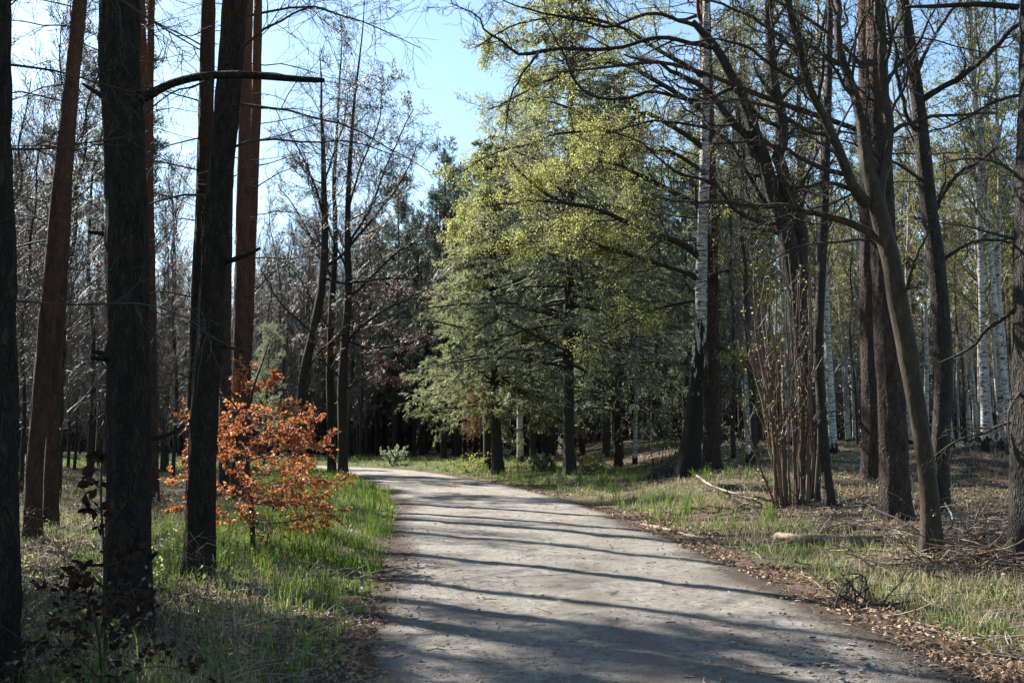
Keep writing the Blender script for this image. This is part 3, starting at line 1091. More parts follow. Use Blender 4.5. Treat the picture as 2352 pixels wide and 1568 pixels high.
# dark two-stemmed tree behind the hazel
limb_tree('two_stemmed_tree', 'dark two-stemmed tree growing behind the hazel clump', [(1852, 1150, 62), (1855, 1000, 54), (1848, 850, 54), (1836, 743, 52), (1820, 620, 46), (1808, 540, 42), (1772, 428, 36), (1739, 320, 30), (1700, 215, 26), (1677, 170, 23), (1644, 110, 20), (1591, 50, 14)],
          [[(1848, 680, 36), (1840, 560, 34), (1812, 428, 31), (1790, 333, 29), (1787, 238, 26), (1768, 143, 24), (1763, 0, 21), (1755, -200, 12)],
           [(1749, 371, 22), (1720, 324, 20), (1668, 257, 18), (1615, 205, 15), (1568, 176, 12), (1510, 150, 8), (1430, 120, 4)],
           [(1790, 480, 14), (1740, 440, 11), (1680, 330, 9), (1600, 290, 7), (1500, 280, 5), (1400, 300, 3)],
           [(1800, 520, 15), (1700, 490, 10), (1640, 420, 8), (1560, 400, 6), (1470, 330, 4), (1380, 290, 2)],
           [(1640, 110, 12), (1520, 85, 10), (1420, 110, 9), (1320, 112, 9), (1240, 118, 9), (1194, 126, 8), (1164, 105, 7), (1140, 88, 6), (1112, 77, 5), (1097, 36, 4), (1035, 5, 2)],
           [(1600, 60, 10), (1500, 30, 8), (1400, 60, 7), (1300, 40, 6), (1200, 20, 4), (1120, -20, 2)],
           [(1690, 200, 11), (1600, 230, 9), (1500, 210, 8), (1400, 230, 7), (1330, 200, 6), (1290, 120, 5), (1250, 40, 3)],
           [(1785, 240, 13), (1830, 180, 10), (1880, 100, 8), (1900, 0, 6), (1930, -100, 4)],
           [(1240, 118, 6), (1200, 170, 5), (1170, 230, 4), (1160, 300, 3)]],
          33, 'bark_grey', 'twig_dark', l1=8, l2=8, l3=5, brlen=.3, up=.02, sides=44)
limb_tree('thin_dark_tree', 'thin dark tree leaning beside the hazel clump on its right', [(1908, 1166, 26), (1898, 1080, 22), (1888, 950, 22), (1880, 800, 22), (1886, 650, 21), (1893, 500, 20), (1900, 300, 17), (1905, 100, 15), (1905, 0, 13)], [],
          34, 'bark_grey', 'twig_dark', Ht=13, trunk_branches=20, tb=(.4, .98, 1.6))


# big birch with young leaves
def right_of(p, rng):
    return rng.random(len(p)) < .12 + .95 * ss(.38, .62, fbm(p[:, 0] * .9 + p[:, 1] * .5, p[:, 2] * .9, 15))


limb_tree('birch_tree', 'big old white birch with black furrowed foot and young yellow-green leaves', [(1580, 1096, 60), (1586, 1040, 50), (1594, 960, 40), (1600, 880, 33), (1607, 780, 29), (1611, 680, 27), (1613, 560, 25), (1617, 440, 23), (1620, 280, 21), (1621, 120, 18), (1622, 0, 16)],
          [[(1606, 590, 18), (1560, 560, 15), (1521, 543, 13), (1474, 523, 12), (1402, 493, 11), (1342, 475, 9), (1296, 467, 8), (1244, 441, 6), (1207, 409, 5), (1174, 371, 3)],
           [(1300, 468, 6), (1211, 460, 5), (1178, 469, 4), (1118, 472, 3), (1040, 500, 2)],
           [(1604, 640, 16), (1560, 622, 13), (1521, 609, 11), (1441, 582, 10), (1385, 566, 9), (1352, 549, 8), (1310, 535, 7), (1260, 530, 6), (1211, 535, 5), (1151, 543, 4), (1080, 560, 2)],
           [(1614, 480, 15), (1560, 450, 12), (1521, 427, 11), (1474, 404, 10), (1425, 381, 8), (1375, 373, 7), (1326, 385, 6), (1283, 398, 4), (1200, 420, 2)],
           [(1616, 340, 14), (1540, 290, 11), (1474, 256, 9), (1438, 292, 8), (1395, 302, 7), (1342, 304, 6), (1277, 309, 5), (1227, 329, 4), (1125, 357, 3), (1050, 400, 2)],
           [(1618, 260, 13), (1530, 200, 11), (1440, 150, 9), (1350, 150, 7), (1250, 190, 5), (1150, 240, 3)],
           [(1620, 180, 12), (1520, 120, 10), (1420, 60, 8), (1300, 40, 6), (1180, 60, 4), (1090, 110, 3)],
           [(1618, 400, 11), (1540, 350, 9), (1440, 330, 8), (1330, 260, 6), (1230, 230, 5), (1120, 250, 3)],
           [(1606, 690, 10), (1540, 700, 8), (1470, 720, 6), (1400, 760, 4), (1340, 800, 2)],
           [(1615, 520, 10), (1680, 480, 8), (1740, 500, 6), (1800, 480, 4)], [(1612, 640, 9), (1680, 620, 7), (1750, 640, 5), (1820, 610, 3)],
           [(1604, 790, 8), (1660, 800, 6), (1720, 850, 4), (1760, 900, 2)]],
          35, 'birch_big', 'twig_dark', Ht=19, l1=13, l2=9, l3=5, brlen=.34, up=-.02, droop3=.12, leaf='leaf_young', nleaf=12, lsize=.05, limb_bark='bark_grey', leaf_z=right_of, trunk_branches=12, tb=(.5, .98, 3.0), spread=.9)

# bare trees at the left edge of the road
def keep_few(p, rng):
    return rng.random(len(p)) < .2 * (fbm(p[:, 0] * .7, p[:, 2] * .7, 5) > .45)


limb_tree('bare_tree', 'leaning bare tree with a crooked trunk right of the copper sapling', [(682, 1092, 26), (685, 980, 22), (698, 860, 21), (720, 760, 20), (738, 660, 19), (746, 560, 17), (744, 450, 14), (742, 330, 10), (738, 260, 7)],
          [[(742, 620, 14), (790, 580, 12), (840, 520, 10), (890, 460, 8), (930, 400, 6), (960, 330, 4)], [(720, 760, 10), (690, 740, 8), (640, 690, 6), (600, 620, 4)],
           [(744, 500, 10), (720, 420, 8), (690, 350, 6), (660, 300, 4)], [(745, 420, 9), (770, 340, 7), (790, 280, 5), (800, 200, 3)], [(700, 860, 9), (740, 800, 7), (800, 760, 5), (860, 740, 3)],
           [(740, 640, 10), (800, 650, 8), (870, 640, 6), (940, 640, 4), (1000, 650, 2)]],
          41, 'bark_grey', 'twig_grey', lw=.62, tw=1.7, Ht=17, l1=8, l2=10, l3=7, brlen=.4, up=.06, leaf='leaf_oak', nleaf=1, leaf_z=keep_few, trunk_branches=16, tb=(.45, .98, 2.4))


limb_tree('oak_tree', 'bare oak at the verge holding brown leaves, right stem of the pair before the bend', [(787, 1097, 24), (787, 1000, 22), (786, 880, 21), (792, 780, 19), (800, 680, 17), (798, 560, 15), (800, 440, 12), (806, 330, 9), (815, 220, 6), (825, 140, 4)],
          [[(790, 800, 13), (820, 760, 11), (870, 720, 9), (930, 690, 7), (990, 660, 4)], [(796, 690, 12), (850, 640, 10), (900, 590, 8), (950, 560, 6), (1000, 540, 3)], [(800, 560, 11), (850, 480, 9), (880, 400, 7), (920, 310, 5), (950, 250, 3)],
           [(800, 480, 9), (830, 380, 7), (870, 280, 5), (880, 180, 3)], [(798, 620, 9), (760, 540, 7), (730, 460, 5), (700, 380, 3)], [(786, 870, 9), (740, 830, 7), (690, 800, 5), (640, 790, 3)],
           [(790, 780, 9), (850, 800, 8), (920, 790, 6), (980, 770, 3)], [(787, 900, 8), (830, 870, 6), (880, 860, 4), (930, 870, 2)]],
          42, 'bark_grey', 'twig_grey', lw=.62, tw=1.7, Ht=20, l1=9, l2=10, l3=7, brlen=.4, up=.05, leaf='leaf_oak', nleaf=3, lsize=.085, leaf_z=keep_few, trunk_branches=18, tb=(.45, .98, 2.2))
limb_tree('bare_tree', 'straight bare tree forming the left stem of the pair before the bend', [(762, 1092, 20), (761, 980, 18), (758, 850, 17), (762, 700, 15), (770, 560, 12), (768, 420, 9), (774, 300, 6), (780, 180, 4)],
          [[(760, 760, 9), (720, 700, 7), (690, 640, 5), (650, 600, 3)], [(764, 640, 9), (720, 560, 7), (680, 480, 5), (640, 430, 3)]],
          43, 'bark_grey', 'twig_grey', lw=.62, tw=1.7, Ht=19, l1=8, l2=10, l3=7, brlen=.4, up=.08, trunk_branches=26, tb=(.4, .98, 2.4))


# ------------------------------------------------------------------ copper beech sapling
def beech_sapling(label, base_px, top, seed, layers, nl, leaf, ls, Y=None, stem_w=12, name='beech_sapling', dens=1.0, twig='twig_dark', sp=1.0):
    rng = np.random.default_rng(seed)
    b = ground(*base_px) if Y is None else at(base_px[0], base_px[1], Y)
    b[2] = gz(b[0], b[1])
    root = thing(name, label, 'sapling', b)
    pts = np.array([b - [0, 0, .1]] + [at(x, y, b[1]) for x, y in top])
    R = np.linspace(stem_w / 2, 1.2, len(pts)) * b[1] / F
    mb = MB()
    P, RR = trunk_tube(mb, pts, R, 12, .04, seed, .05, flare=.2, fh=.1)
    mb.build('stem', M['bark_grey'], root, b)
    cb = MB()
    par = []
    for pl in layers:
        Q = np.array([at(x, y, b[1] + dz) for x, y, dz in pl])
        C = catmull(Q, 12)
        r = np.linspace(.011, .003, 12) * b[1] / 14
        cb.tubes(C, r, 5)
        par.append((C, r))
    BP = np.array([c for c, r in par])
    BR = np.array([r for c, r in par])
    Ls = np.linalg.norm(np.diff(BP, axis=1), axis=2).sum(1)
    S, SR = grow(BP, BR, 10, .1, 1, .8, Ls * .33 * sp, 6, rng, wig=.13, up=.03, rr=.55, flat=.75, rmin=.002, fall=.5)
    cb.tubes(S, SR, 3)
    T, TR = grow(S, SR, 6, .1, 1, .8, np.linalg.norm(np.diff(S, axis=1), axis=2).sum(1) * .4 * sp, 4, rng, wig=.15, up=.02, rr=.6, flat=.6, rmin=.0015)
    cb.tubes(T, TR, 3)
    p, t = along(T, nl, rng, .1, 1)
    p2, t2 = along(S, max(1, nl), rng, .5, 1)
    p = np.vstack([p, p2])
    t = np.vstack([t, t2])
    k = rng.random(len(p)) < dens
    p, t = p[k], t[k]
    cb.broad_leaves(p, t + rng.normal(size=t.shape) * .55 + np.array([0, 0, -.35]), ls * rng.uniform(.55, 1.2, len(p)), rng, 1)
    cb.build('crown', [M[twig], M[leaf]], root, b)
    return root


beech_sapling('copper-orange beech sapling full of dry leaves, on the left verge', (583, 1272), [(578, 1180), (572, 1120), (568, 1060), (572, 980), (580, 900), (600, 840), (620, 780)], 51,
              [[(576, 1160, 0), (640, 1150, -.2), (720, 1160, -.4), (785, 1170, -.5)], [(574, 1140, 0), (660, 1160, .3), (730, 1130, .5), (770, 1100, .6)], [(572, 1120, 0), (520, 1130, -.3), (450, 1150, -.5), (400, 1160, -.6)],
               [(570, 1080, 0), (640, 1050, .3), (700, 1030, .4), (750, 1005, .5)], [(570, 1060, 0), (630, 1040, -.4), (690, 1030, -.6), (735, 1020, -.8)], [(569, 1050, 0), (500, 1040, .4), (450, 1010, .6), (420, 970, .8)],
               [(570, 1010, 0), (630, 990, .2), (680, 970, .3), (722, 955, .4)], [(572, 990, 0), (530, 980, -.3), (490, 975, -.5), (450, 990, -.6)], [(572, 960, 0), (600, 950, -.5), (640, 960, -.9), (670, 975, -1.1)],
               [(574, 950, 0), (550, 960, .5), (520, 970, .9), (500, 990, 1.1)], [(575, 1150, 0), (560, 1160, -.7), (540, 1170, -1.1), (520, 1190, -1.3)],
               [(571, 1100, 0), (590, 1110, -.7), (630, 1110, -1.1), (660, 1120, -1.3)], [(570, 1040, 0), (550, 1040, -.6), (530, 1050, -.9), (510, 1060, -1.1)], [(580, 900, 0), (600, 890, .1), (620, 880, .15), (630, 865, .2)],
               [(580, 1200, 0), (640, 1200, -.2), (690, 1190, -.3), (740, 1180, -.35)], [(571, 1090, 0), (620, 1090, .5), (680, 1080, .9), (720, 1080, 1.1)], [(590, 850, 0), (570, 850, .1), (560, 880, .15), (556, 900, .2)],
               [(572, 1005, 0), (520, 1000, .1), (470, 1010, .15), (440, 1040, .2)], [(571, 1130, 0), (500, 1120, .3), (440, 1100, .5), (410, 1110, .6)], [(570, 1030, 0), (600, 1010, .1), (640, 1000, .2), (680, 1000, .2)],
               [(572, 1110, 0), (620, 1120, .1), (690, 1110, .1), (740, 1090, .1)]],
              8, 'leaf_beech', .053, stem_w=13, sp=1.3, dens=.72)
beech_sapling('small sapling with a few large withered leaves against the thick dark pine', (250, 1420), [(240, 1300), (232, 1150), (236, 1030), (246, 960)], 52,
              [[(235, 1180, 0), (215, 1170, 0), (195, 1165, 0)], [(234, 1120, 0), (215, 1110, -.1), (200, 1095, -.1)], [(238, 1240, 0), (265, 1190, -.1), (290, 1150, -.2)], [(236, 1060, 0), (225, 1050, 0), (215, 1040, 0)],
               [(240, 1300, 0), (270, 1290, -.1), (310, 1270, -.2)], [(243, 1350, 0), (215, 1330, 0), (180, 1300, 0)]], 2, 'leaf_shaded', .075, Y=6.6, stem_w=7, name='withered_sapling', dens=.12)
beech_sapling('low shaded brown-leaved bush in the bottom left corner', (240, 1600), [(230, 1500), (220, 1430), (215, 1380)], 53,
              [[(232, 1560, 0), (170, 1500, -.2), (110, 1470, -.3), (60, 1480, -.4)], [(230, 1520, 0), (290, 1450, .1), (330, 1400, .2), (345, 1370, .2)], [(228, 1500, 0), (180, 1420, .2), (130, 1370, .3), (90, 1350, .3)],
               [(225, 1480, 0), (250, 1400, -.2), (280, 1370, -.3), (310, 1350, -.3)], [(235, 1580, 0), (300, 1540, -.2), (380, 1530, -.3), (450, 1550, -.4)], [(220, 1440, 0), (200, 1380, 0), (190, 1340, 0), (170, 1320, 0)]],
              2, 'leaf_shaded', .045, Y=5.6, stem_w=8, name='brown_bush', dens=.6)


# ------------------------------------------------------------------ hazel clump
def hazel():
    rng = np.random.default_rng(61)
    b = ground(1822, 1166)
    root = thing('hazel_bush', 'many-stemmed hazel clump of thin brown rods on the right bank', 'bush', b)
    cb = MB()
    allP, allR = [], []
    for k in range(28):
        u = (k + .5) / 28 * 2 - 1 + rng.uniform(-.05, .05)
        x0 = 1822 + u * 44 + rng.uniform(-7, 7)
        x1 = 1822 + u * 92 - 12 + rng.uniform(-34, 34)
        yt = 560 + abs(u) * 150 + rng.uniform(-60, 260)
        dz0, dz1 = rng.uniform(-.3, .3), rng.uniform(-.9, .9)
        w = rng.uniform(3.5, 10)
        p0 = at(x0, 1165, b[1] + dz0)
        p0[2] = gz(p0[0], p0[1]) - .05
        ym = (1165 + yt) / 2
        pm = at(x0 + (x1 - x0) * .42 + rng.uniform(-14, 14), ym, b[1] + dz0 + (dz1 - dz0) * .4)
        pt = at(x1, yt, b[1] + dz1)
        pe = at(x1 + (x1 - x0) * .25 + rng.uniform(-20, 20), yt - rng.uniform(20, 90), b[1] + dz1 * 1.2)
        C = catmull(np.array([p0, pm, pt, pe]), 16)
        C[1:-1] += rng.normal(size=(14, 3)) * .009
        C += (np.sin(np.linspace(0, 1, 16) * rng.uniform(4, 9) + rng.uniform(0, 6)) * np.linspace(0, 1, 16))[:, None] * rng.normal(size=3) * .05
        r = np.linspace(w / 2, 1.0, 16) * b[1] / F
        mb = MB()
        mb.tubes(C, r, 7)
        mb.build('stem', M['hazel'], root, b)
        allP.append(C)
        allR.append(r)
    P = np.array(allP)
    R = np.array(allR)
    S, SR = grow(P, R, 8, .25, 1, .5, .95, 6, rng, wig=.2, up=.12, rr=.55, rmin=.003)
    cb.tubes(S, SR, 3)
    T, TR = grow(S, SR, 4, .2, 1, .7, .25, 3, rng, wig=.2, up=.05, rr=.6, rmin=.002)
    cb.tubes(T, TR, 3)
    p, t = along(T, 1, rng)
    k = rng.random(len(p)) < .35
    cb.leaves(p[k], t[k] + rng.normal(size=(k.sum(), 3)) * .5, .05, rng, 1)
    cb.build('crown', [M['hazel'], M['leaf_young']], root, b)


hazel()


# ------------------------------------------------------------------ firs beside the bend
def fir(label, pts, Ht, seed, z0, blen, nb=150, mat_n='needle_fir', name='fir_tree', tilt=1.45, droop=-.07, ns=12, nn=9, needle=(.12, .021), wide=1.0):
    rng = np.random.default_rng(seed)
    b, P, R = px_trunk(pts, Ht)
    root = thing(name, label, 'tree', b)
    mb = MB()
    P, R = trunk_tube(mb, P, R, 24, .16, seed, .05)
    mb.build('trunk', M['bark_grey'], root, b)
    cb = MB()
    frac = (P[:, 2] - b[2]) / Ht
    t0 = np.argmin(np.abs(frac - z0)) / (len(P) - 1)
    B, BR = grow(P[None], R[None], nb, t0, .995, tilt, blen, 8, rng, wig=.07, up=droop, rr=.3, fall=.82, rmin=.012)
    cb.tubes(B, BR, 4)
    Lb = np.linalg.norm(np.diff(B, axis=1), axis=2).sum(1)
    S, SR = grow(B, BR, ns, .12, 1, .85, np.clip(Lb * .36, .25, 1.1), 5, rng, wig=.1, up=-.09, rr=.5, flat=.85, fall=.55, rmin=.004)
    cb.tubes(S, SR, 3)
    T, TR = grow(S, SR, 8, .1, 1, .75, np.linalg.norm(np.diff(S, axis=1), axis=2).sum(1) * .33, 3, rng, wig=.12, up=-.14, rr=.6, flat=.7, fall=.4, rmin=.003)
    for Q, m in ((T, nn), (S, nn + 2)):
        p, t = along(Q, m, rng, .15, 1)
        cb.needles(p, t + rng.normal(size=t.shape) * .45 + np.array([0, 0, -.1]), needle[0] * rng.uniform(.8, 1.5, len(p)), needle[1], rng, 1)
    cb.build('crown', [M['twig_dark'], M[mat_n]], root, b)
    return root, b, P, R


fA = fir('pale green fir with drooping sprays at the road bend, left of its taller twin', [(1144, 1088, 30), (1140, 1000, 23), (1136, 860, 21), (1134, 700, 19), (1130, 560, 16)], 13.5, 71, .17, 3.9, nb=150)
fB = fir('tall grey-green fir with a scarred trunk at the road bend', [(1310, 1091, 32), (1306, 1000, 26), (1305, 850, 25), (1306, 700, 23), (1310, 500, 20)], 19, 72, .2, 5.0, nb=190, mat_n='needle_pine')
fC = fir('green fir with a dark trunk standing just behind the pale fir', [(1120, 1078, 20), (1118, 900, 18), (1116, 700, 16)], 15, 73, .2, 3.7, nb=130)
fD = fir('broad pale conifer filling the gap behind the scarred fir', [(1420, 1072, 20), (1418, 900, 18), (1416, 700, 16)], 17, 75, .12, 4.6, nb=150, mat_n='needle_pine')
# brown dead sprays on the pale fir
rngd = np.random.default_rng(74)
root, b, P, R = fA
mbd = MB()
for (x, y, s) in ((1095, 925, .55), (1088, 960, .4), (1108, 905, .5), (1085, 985, .35)):
    c = at(x, y, b[1] - 1.4)
    n = 420
    p = c + rngd.normal(size=(n, 3)) * np.array([.28, .3, .3]) * s * 1.6
    mbd.needles(p, rngd.normal(size=(n, 3)) * .5 + np.array([-.3, 0, -.8]), .1, .03, rngd)
mbd.build('dead_foliage', M['needle_brown'], root, b)


# ------------------------------------------------------------------ prototypes for the wood behind
def proto_bare(seed, Ht, rad, nb, lb, leafy=0, bark='bark_grey', twig='twig_grey', name='bare_tree', up=.16, ang=.7):
    rng = np.random.default_rng(seed)
    k = 12
    d = np.cumsum(rng.normal(size=(k, 3)) * .12 * np.array([1, 1, 0]), 0) * np.linspace(0, 1, k)[:, None] * 1.3
    P = d + np.linspace(0, Ht, k)[:, None] * UP
    P[0, 2] = -.3
    R = rad * np.linspace(1, .12, k) ** .9
    mb = MB()
    P2, R2 = trunk_tube(mb, P, R, 10, .45, seed, .05, fine=.02)
    tm = mb.mesh('trunk', M[bark])
    cb = MB()
    B, BR = grow(P2[None], R2[None], nb, .1, .99, ang, lb, 7, rng, wig=.16, up=up, rr=.38, fall=.5, rmin=.01)
    cb.tubes(B, BR, 4)
    S, SR = grow(B, BR, 8, .15, 1, .7, np.linalg.norm(np.diff(B, axis=1), axis=2).sum(1) * .38, 5, rng, wig=.2, up=up * .8, rr=.5, rmin=.008)
    cb.tubes(S, SR, 3)
    T, TR = grow(S, SR, 7, .15, 1, .65, np.linalg.norm(np.diff(S, axis=1), axis=2).sum(1) * .7, 3, rng, wig=.2, up=up * .5, rr=.6, rmin=.0052)
    cb.tubes(T, TR, 3)
    if leafy:
        p, t = along(T, 2, rng)
        kk = rng.random(len(p)) < leafy
        cb.leaves(p[kk], t[kk] + rng.normal(size=(kk.sum(), 3)), .08, rng, 1)
    return tm, cb.mesh('crown', [M[twig], M['leaf_oak']])


def proto_birch(seed, Ht, rad, lean):
    rng = np.random.default_rng(seed)
    k = 12
    d = np.cumsum(rng.normal(size=(k, 3)) * .1 * np.array([1, 1, 0]), 0) * np.linspace(0, 1, k)[:, None]
    P = d + np.linspace(0, Ht, k)[:, None] * (UP + np.array([lean, 0, 0]))
    P[0, 2] = -.3
    R = rad * np.linspace(1, .12, k) ** .8
    mb = MB()
    P2, R2 = trunk_tube(mb, P, R, 12, .4, seed, .05, fine=.01)
    tm = mb.mesh('trunk', M['birch'])
    cb = MB()
    B, BR = grow(P2[None], R2[None], 34, .32, .99, .75, 3.0, 7, rng, wig=.13, up=.1, rr=.36, fall=.55, rmin=.008)
    cb.tubes(B, BR, 4)
    S, SR = grow(B, BR, 8, .15, 1, .75, np.linalg.norm(np.diff(B, axis=1), axis=2).sum(1) * .4, 5, rng, wig=.16, up=-.08, rr=.5, rmin=.005)
    cb.tubes(S, SR, 3)
    T, TR = grow(S, SR, 5, .15, 1, .7, np.linalg.norm(np.diff(S, axis=1), axis=2).sum(1) * .5, 4, rng, wig=.14, up=-.22, rr=.6, rmin=.006)
    cb.tubes(T, TR, 3)
    p, t = along(T, 5, rng)
    cb.leaves(p, t * .4 + rng.normal(size=t.shape) * .6 + np.array([0, 0, -.4]), .075 * rng.uniform(.6, 1.2, len(p)), rng, 1)
    return tm, cb.mesh('crown', [M['twig_red'], M['leaf_birch']])


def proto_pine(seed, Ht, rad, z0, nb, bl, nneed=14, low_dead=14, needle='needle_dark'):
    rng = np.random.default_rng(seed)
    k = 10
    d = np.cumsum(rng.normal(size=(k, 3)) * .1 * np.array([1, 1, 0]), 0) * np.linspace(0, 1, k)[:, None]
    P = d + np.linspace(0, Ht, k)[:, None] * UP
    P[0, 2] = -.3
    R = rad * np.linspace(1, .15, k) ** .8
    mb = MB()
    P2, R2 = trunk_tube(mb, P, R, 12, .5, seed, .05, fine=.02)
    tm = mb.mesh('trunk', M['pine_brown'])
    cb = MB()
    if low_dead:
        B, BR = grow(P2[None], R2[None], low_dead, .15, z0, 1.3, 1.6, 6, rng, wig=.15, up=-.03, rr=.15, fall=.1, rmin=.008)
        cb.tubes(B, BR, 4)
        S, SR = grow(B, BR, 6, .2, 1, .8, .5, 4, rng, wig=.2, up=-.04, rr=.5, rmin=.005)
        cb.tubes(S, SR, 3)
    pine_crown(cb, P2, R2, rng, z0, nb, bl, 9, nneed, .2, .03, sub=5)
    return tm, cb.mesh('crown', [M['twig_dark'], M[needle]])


def make_thing(name, meshes, loc, rot, sc, label, cat, group):
    o = thing(name, label, cat, loc, group)
    o.rotation_euler = (0, 0, rot)
    o.scale = (sc, sc, sc)
    for nm, me in zip(('trunk', 'crown'), meshes):
        c = bpy.data.objects.new(nm, me)
        c.parent = o
        COL.objects.link(c)
    return o


bare = [proto_bare(100 + k, 12.5 + k % 3, .075 + .015 * (k % 3), 40 + 4 * (k % 2), 2.3 + .3 * (k % 2), leafy=(.12 if k in (1, 4) else 0)) for k in range(6)]
birches = [proto_birch(120 + k, 18 + k % 2, .13 + .02 * k, .02 * (k - 1.5)) for k in range(4)]
pines = [proto_pine(140 + k, 19 + k, .17 + .02 * k, .52 + .05 * (k % 2), 34, 2.6) for k in range(3)]
ypines = [proto_pine(150 + k, 14 + 2 * k, .15, .18, 60, 2.8, nneed=12, low_dead=0, needle='needle_pine') for k in range(2)]
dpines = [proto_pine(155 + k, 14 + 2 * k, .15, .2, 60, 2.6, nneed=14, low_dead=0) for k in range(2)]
taken = [(o.location.x, o.location.y) for o in SC.objects if o.type == 'EMPTY']


def free(x, y, d):
    return all((x - a) ** 2 + (y - c) ** 2 > d * d for a, c in taken)


def in_view(x, y, m=1.5):
    return y > 1 and abs(x) < y * .535 + m


rb = np.random.default_rng(200)


def scatter(n, xr, yr, dmin, droad, protos, name, label, cat, group, scr=(.85, 1.15), cond=None, view=True, tries=6000):
    k = 0
    for _ in range(tries):
        if k >= n:
            break
        y = rb.uniform(*yr)
        x = rb.uniform(*xr)
        if view and not in_view(x, y):
            continue
        if cond is not None and not cond(x, y):
            continue
        d, s = road_d(x, y)
        if d[0] < droad or not free(x, y, dmin):
            continue
        taken.append((x, y))
        make_thing(name, protos[int(rb.integers(len(protos)))], (x, y, gz(x, y)), rb.uniform(0, 6.28), rb.uniform(*scr), label, cat, group)
        k += 1
    return k


def px_of(x, y):
    return W / 2 + x / y * F


# named far birches on the right, each at its photo place
far_birches = [(1458, 1066, 1452, 14, 'slim white birch isolated before the dark pine wood, right of the scarred fir'), (1720, 1062, 1712, 17, 'white birch between the big old birch and the hazel clump'),
               (1914, 1042, 1882, 24, 'pale birch leaning left just right of the hazel clump'), (1954, 1010, 1962, 11, 'thin white birch between the leaning pale birch and the dark pine'),
               (2128, 1022, 2112, 15, 'white birch showing between the bent tree and the dark upright tree'), (2188, 1030, 2222, 14, 'white birch leaning right, first beyond the dark upright tree'),
               (2264, 1036, 2226, 21, 'stout crooked birch leaning left over the earth mound'), (2247, 1014, 2243, 14, 'white birch directly behind the stout crooked one'),
               (2300, 1032, 2318, 16, 'bright white birch right of the stout crooked birch'), (2326, 1040, 2338, 13, 'white birch nearest to the dark trunk at the right edge')]
for k, (bx, by, tx, w, lab) in enumerate(far_birches):
    g = ground(bx, by)
    Y = min(g[1], 62)
    r = w / 2 * Y / F
    me = birches[k % 4]
    base_r = (.13 + .02 * (k % 4))
    o = make_thing('birch_tree', me, (g[0], Y, gz(g[0], Y)), rb.uniform(0, 6.28), 1.0, lab, 'tree', 'white birches on the right')
    lean = (at(tx, 500, Y)[0] - g[0]) / (at(tx, 500, Y)[2] - g[2])
    o.rotation_euler = (0, math.atan(lean), o.rotation_euler[2])
    s = min(max(.8 * r / base_r, .5), 1.1)
    o.scale = (s, s, max(s, .9))
    taken.append((g[0], Y))

x0b = at(1195, 900, 50)
make_thing('birch_tree', birches[1], (x0b[0], 50, gz(x0b[0], 50)), 1.3, 1.15, 'tall birch behind the pale fir with drooping twigs showing against the sky', 'tree', None)
taken.append((x0b[0], 50))
# young pines that show green inside the left wood and behind the firs
for (bx, Y, lab, sc) in ((470, 46, 'green young pine glimpsed between the dark trunks of the left wood', .62), (610, 52, 'young pine with soft green needles behind the orange pines', .5)):
    x = (bx - 1176) / F * Y
    make_thing('young_pine', ypines[0], (x, Y, gz(x, Y)), 1.0, sc, lab, 'tree', None)
    taken.append((x, Y))
scatter(9, (-1, 24), (47, 66), 3.2, 3.5, ypines, 'dense_pine', 'dense green pine with low branches behind the firs at the bend', 'tree', 'dense pines behind the firs', (1.0, 1.35), cond=lambda x, y: 1120 < px_of(x, y) < 1680)
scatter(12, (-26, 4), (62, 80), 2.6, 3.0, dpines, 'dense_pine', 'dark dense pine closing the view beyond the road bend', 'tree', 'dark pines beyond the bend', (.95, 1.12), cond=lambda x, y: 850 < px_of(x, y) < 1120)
scatter(70, (-30, 25), (58, 105), 1.7, 3.0, pines, 'pine_tree', 'straight pine in the dark wood beyond the road bend', 'tree', 'pines of the dark wood beyond the bend', (.8, 1.02), cond=lambda x, y: 830 < px_of(x, y) < 1750)
scatter(46, (5, 50), (34, 95), 2.2, 5, birches, 'birch_tree', 'white birch deep in the wood on the right', 'tree', 'birches deep in the right wood', (.7, 1.05), cond=lambda x, y: px_of(x, y) > 1640)
scatter(34, (5, 55), (40, 105), 2.0, 5, pines, 'pine_tree', 'brown pine trunk deep in the wood on the right', 'tree', 'pines deep in the right wood', (.85, 1.05), cond=lambda x, y: px_of(x, y) > 1640)
scatter(24, (5, 40), (28, 70), 1.8, 5, bare, 'bare_tree', 'thin leafless tree between the birches on the right', 'tree', 'thin bare trees in the right wood', (.6, .95), cond=lambda x, y: px_of(x, y) > 1660)
scatter(200, (-52, -4), (24, 95), 1.05, 6.0, bare, 'bare_tree', 'thin bare grey tree deep in the wood left of the road', 'tree', 'thin bare trees of the left wood', (.8, 1.2), cond=lambda x, y: px_of(x, y) < 800 and not (y < 34 and x > -.32 * y - 3))
scatter(70, (-34, -5), (44, 92), 1.0, 4.0, bare, 'bare_tree', 'slender bare tree in the twig haze behind the leaning bare tree', 'tree', 'slender bare trees left of the bend', (.95, 1.3), cond=lambda x, y: 560 < px_of(x, y) < 850)
scatter(7, (-45, -9), (34, 70), 2.5, 3, pines, 'pine_tree', 'tall pine farther back in the wood left of the road', 'tree', 'pines farther back in the left wood', (.9, 1.05), cond=lambda x, y: px_of(x, y) < 420)
for x, y, sc in ((-10.9, 17.6, .95), (-14.2, 19.6, 1.0)):  # unseen pines, placed so their crowns shade the near road
    make_thing('pine_tree', pines[1], (x, y, gz(x, y)), abs(x), sc, 'unseen tall pine of the left wood, added to shade the road', 'tree', 'unseen tall shade pines left of the frame')
    taken.append((x, y))
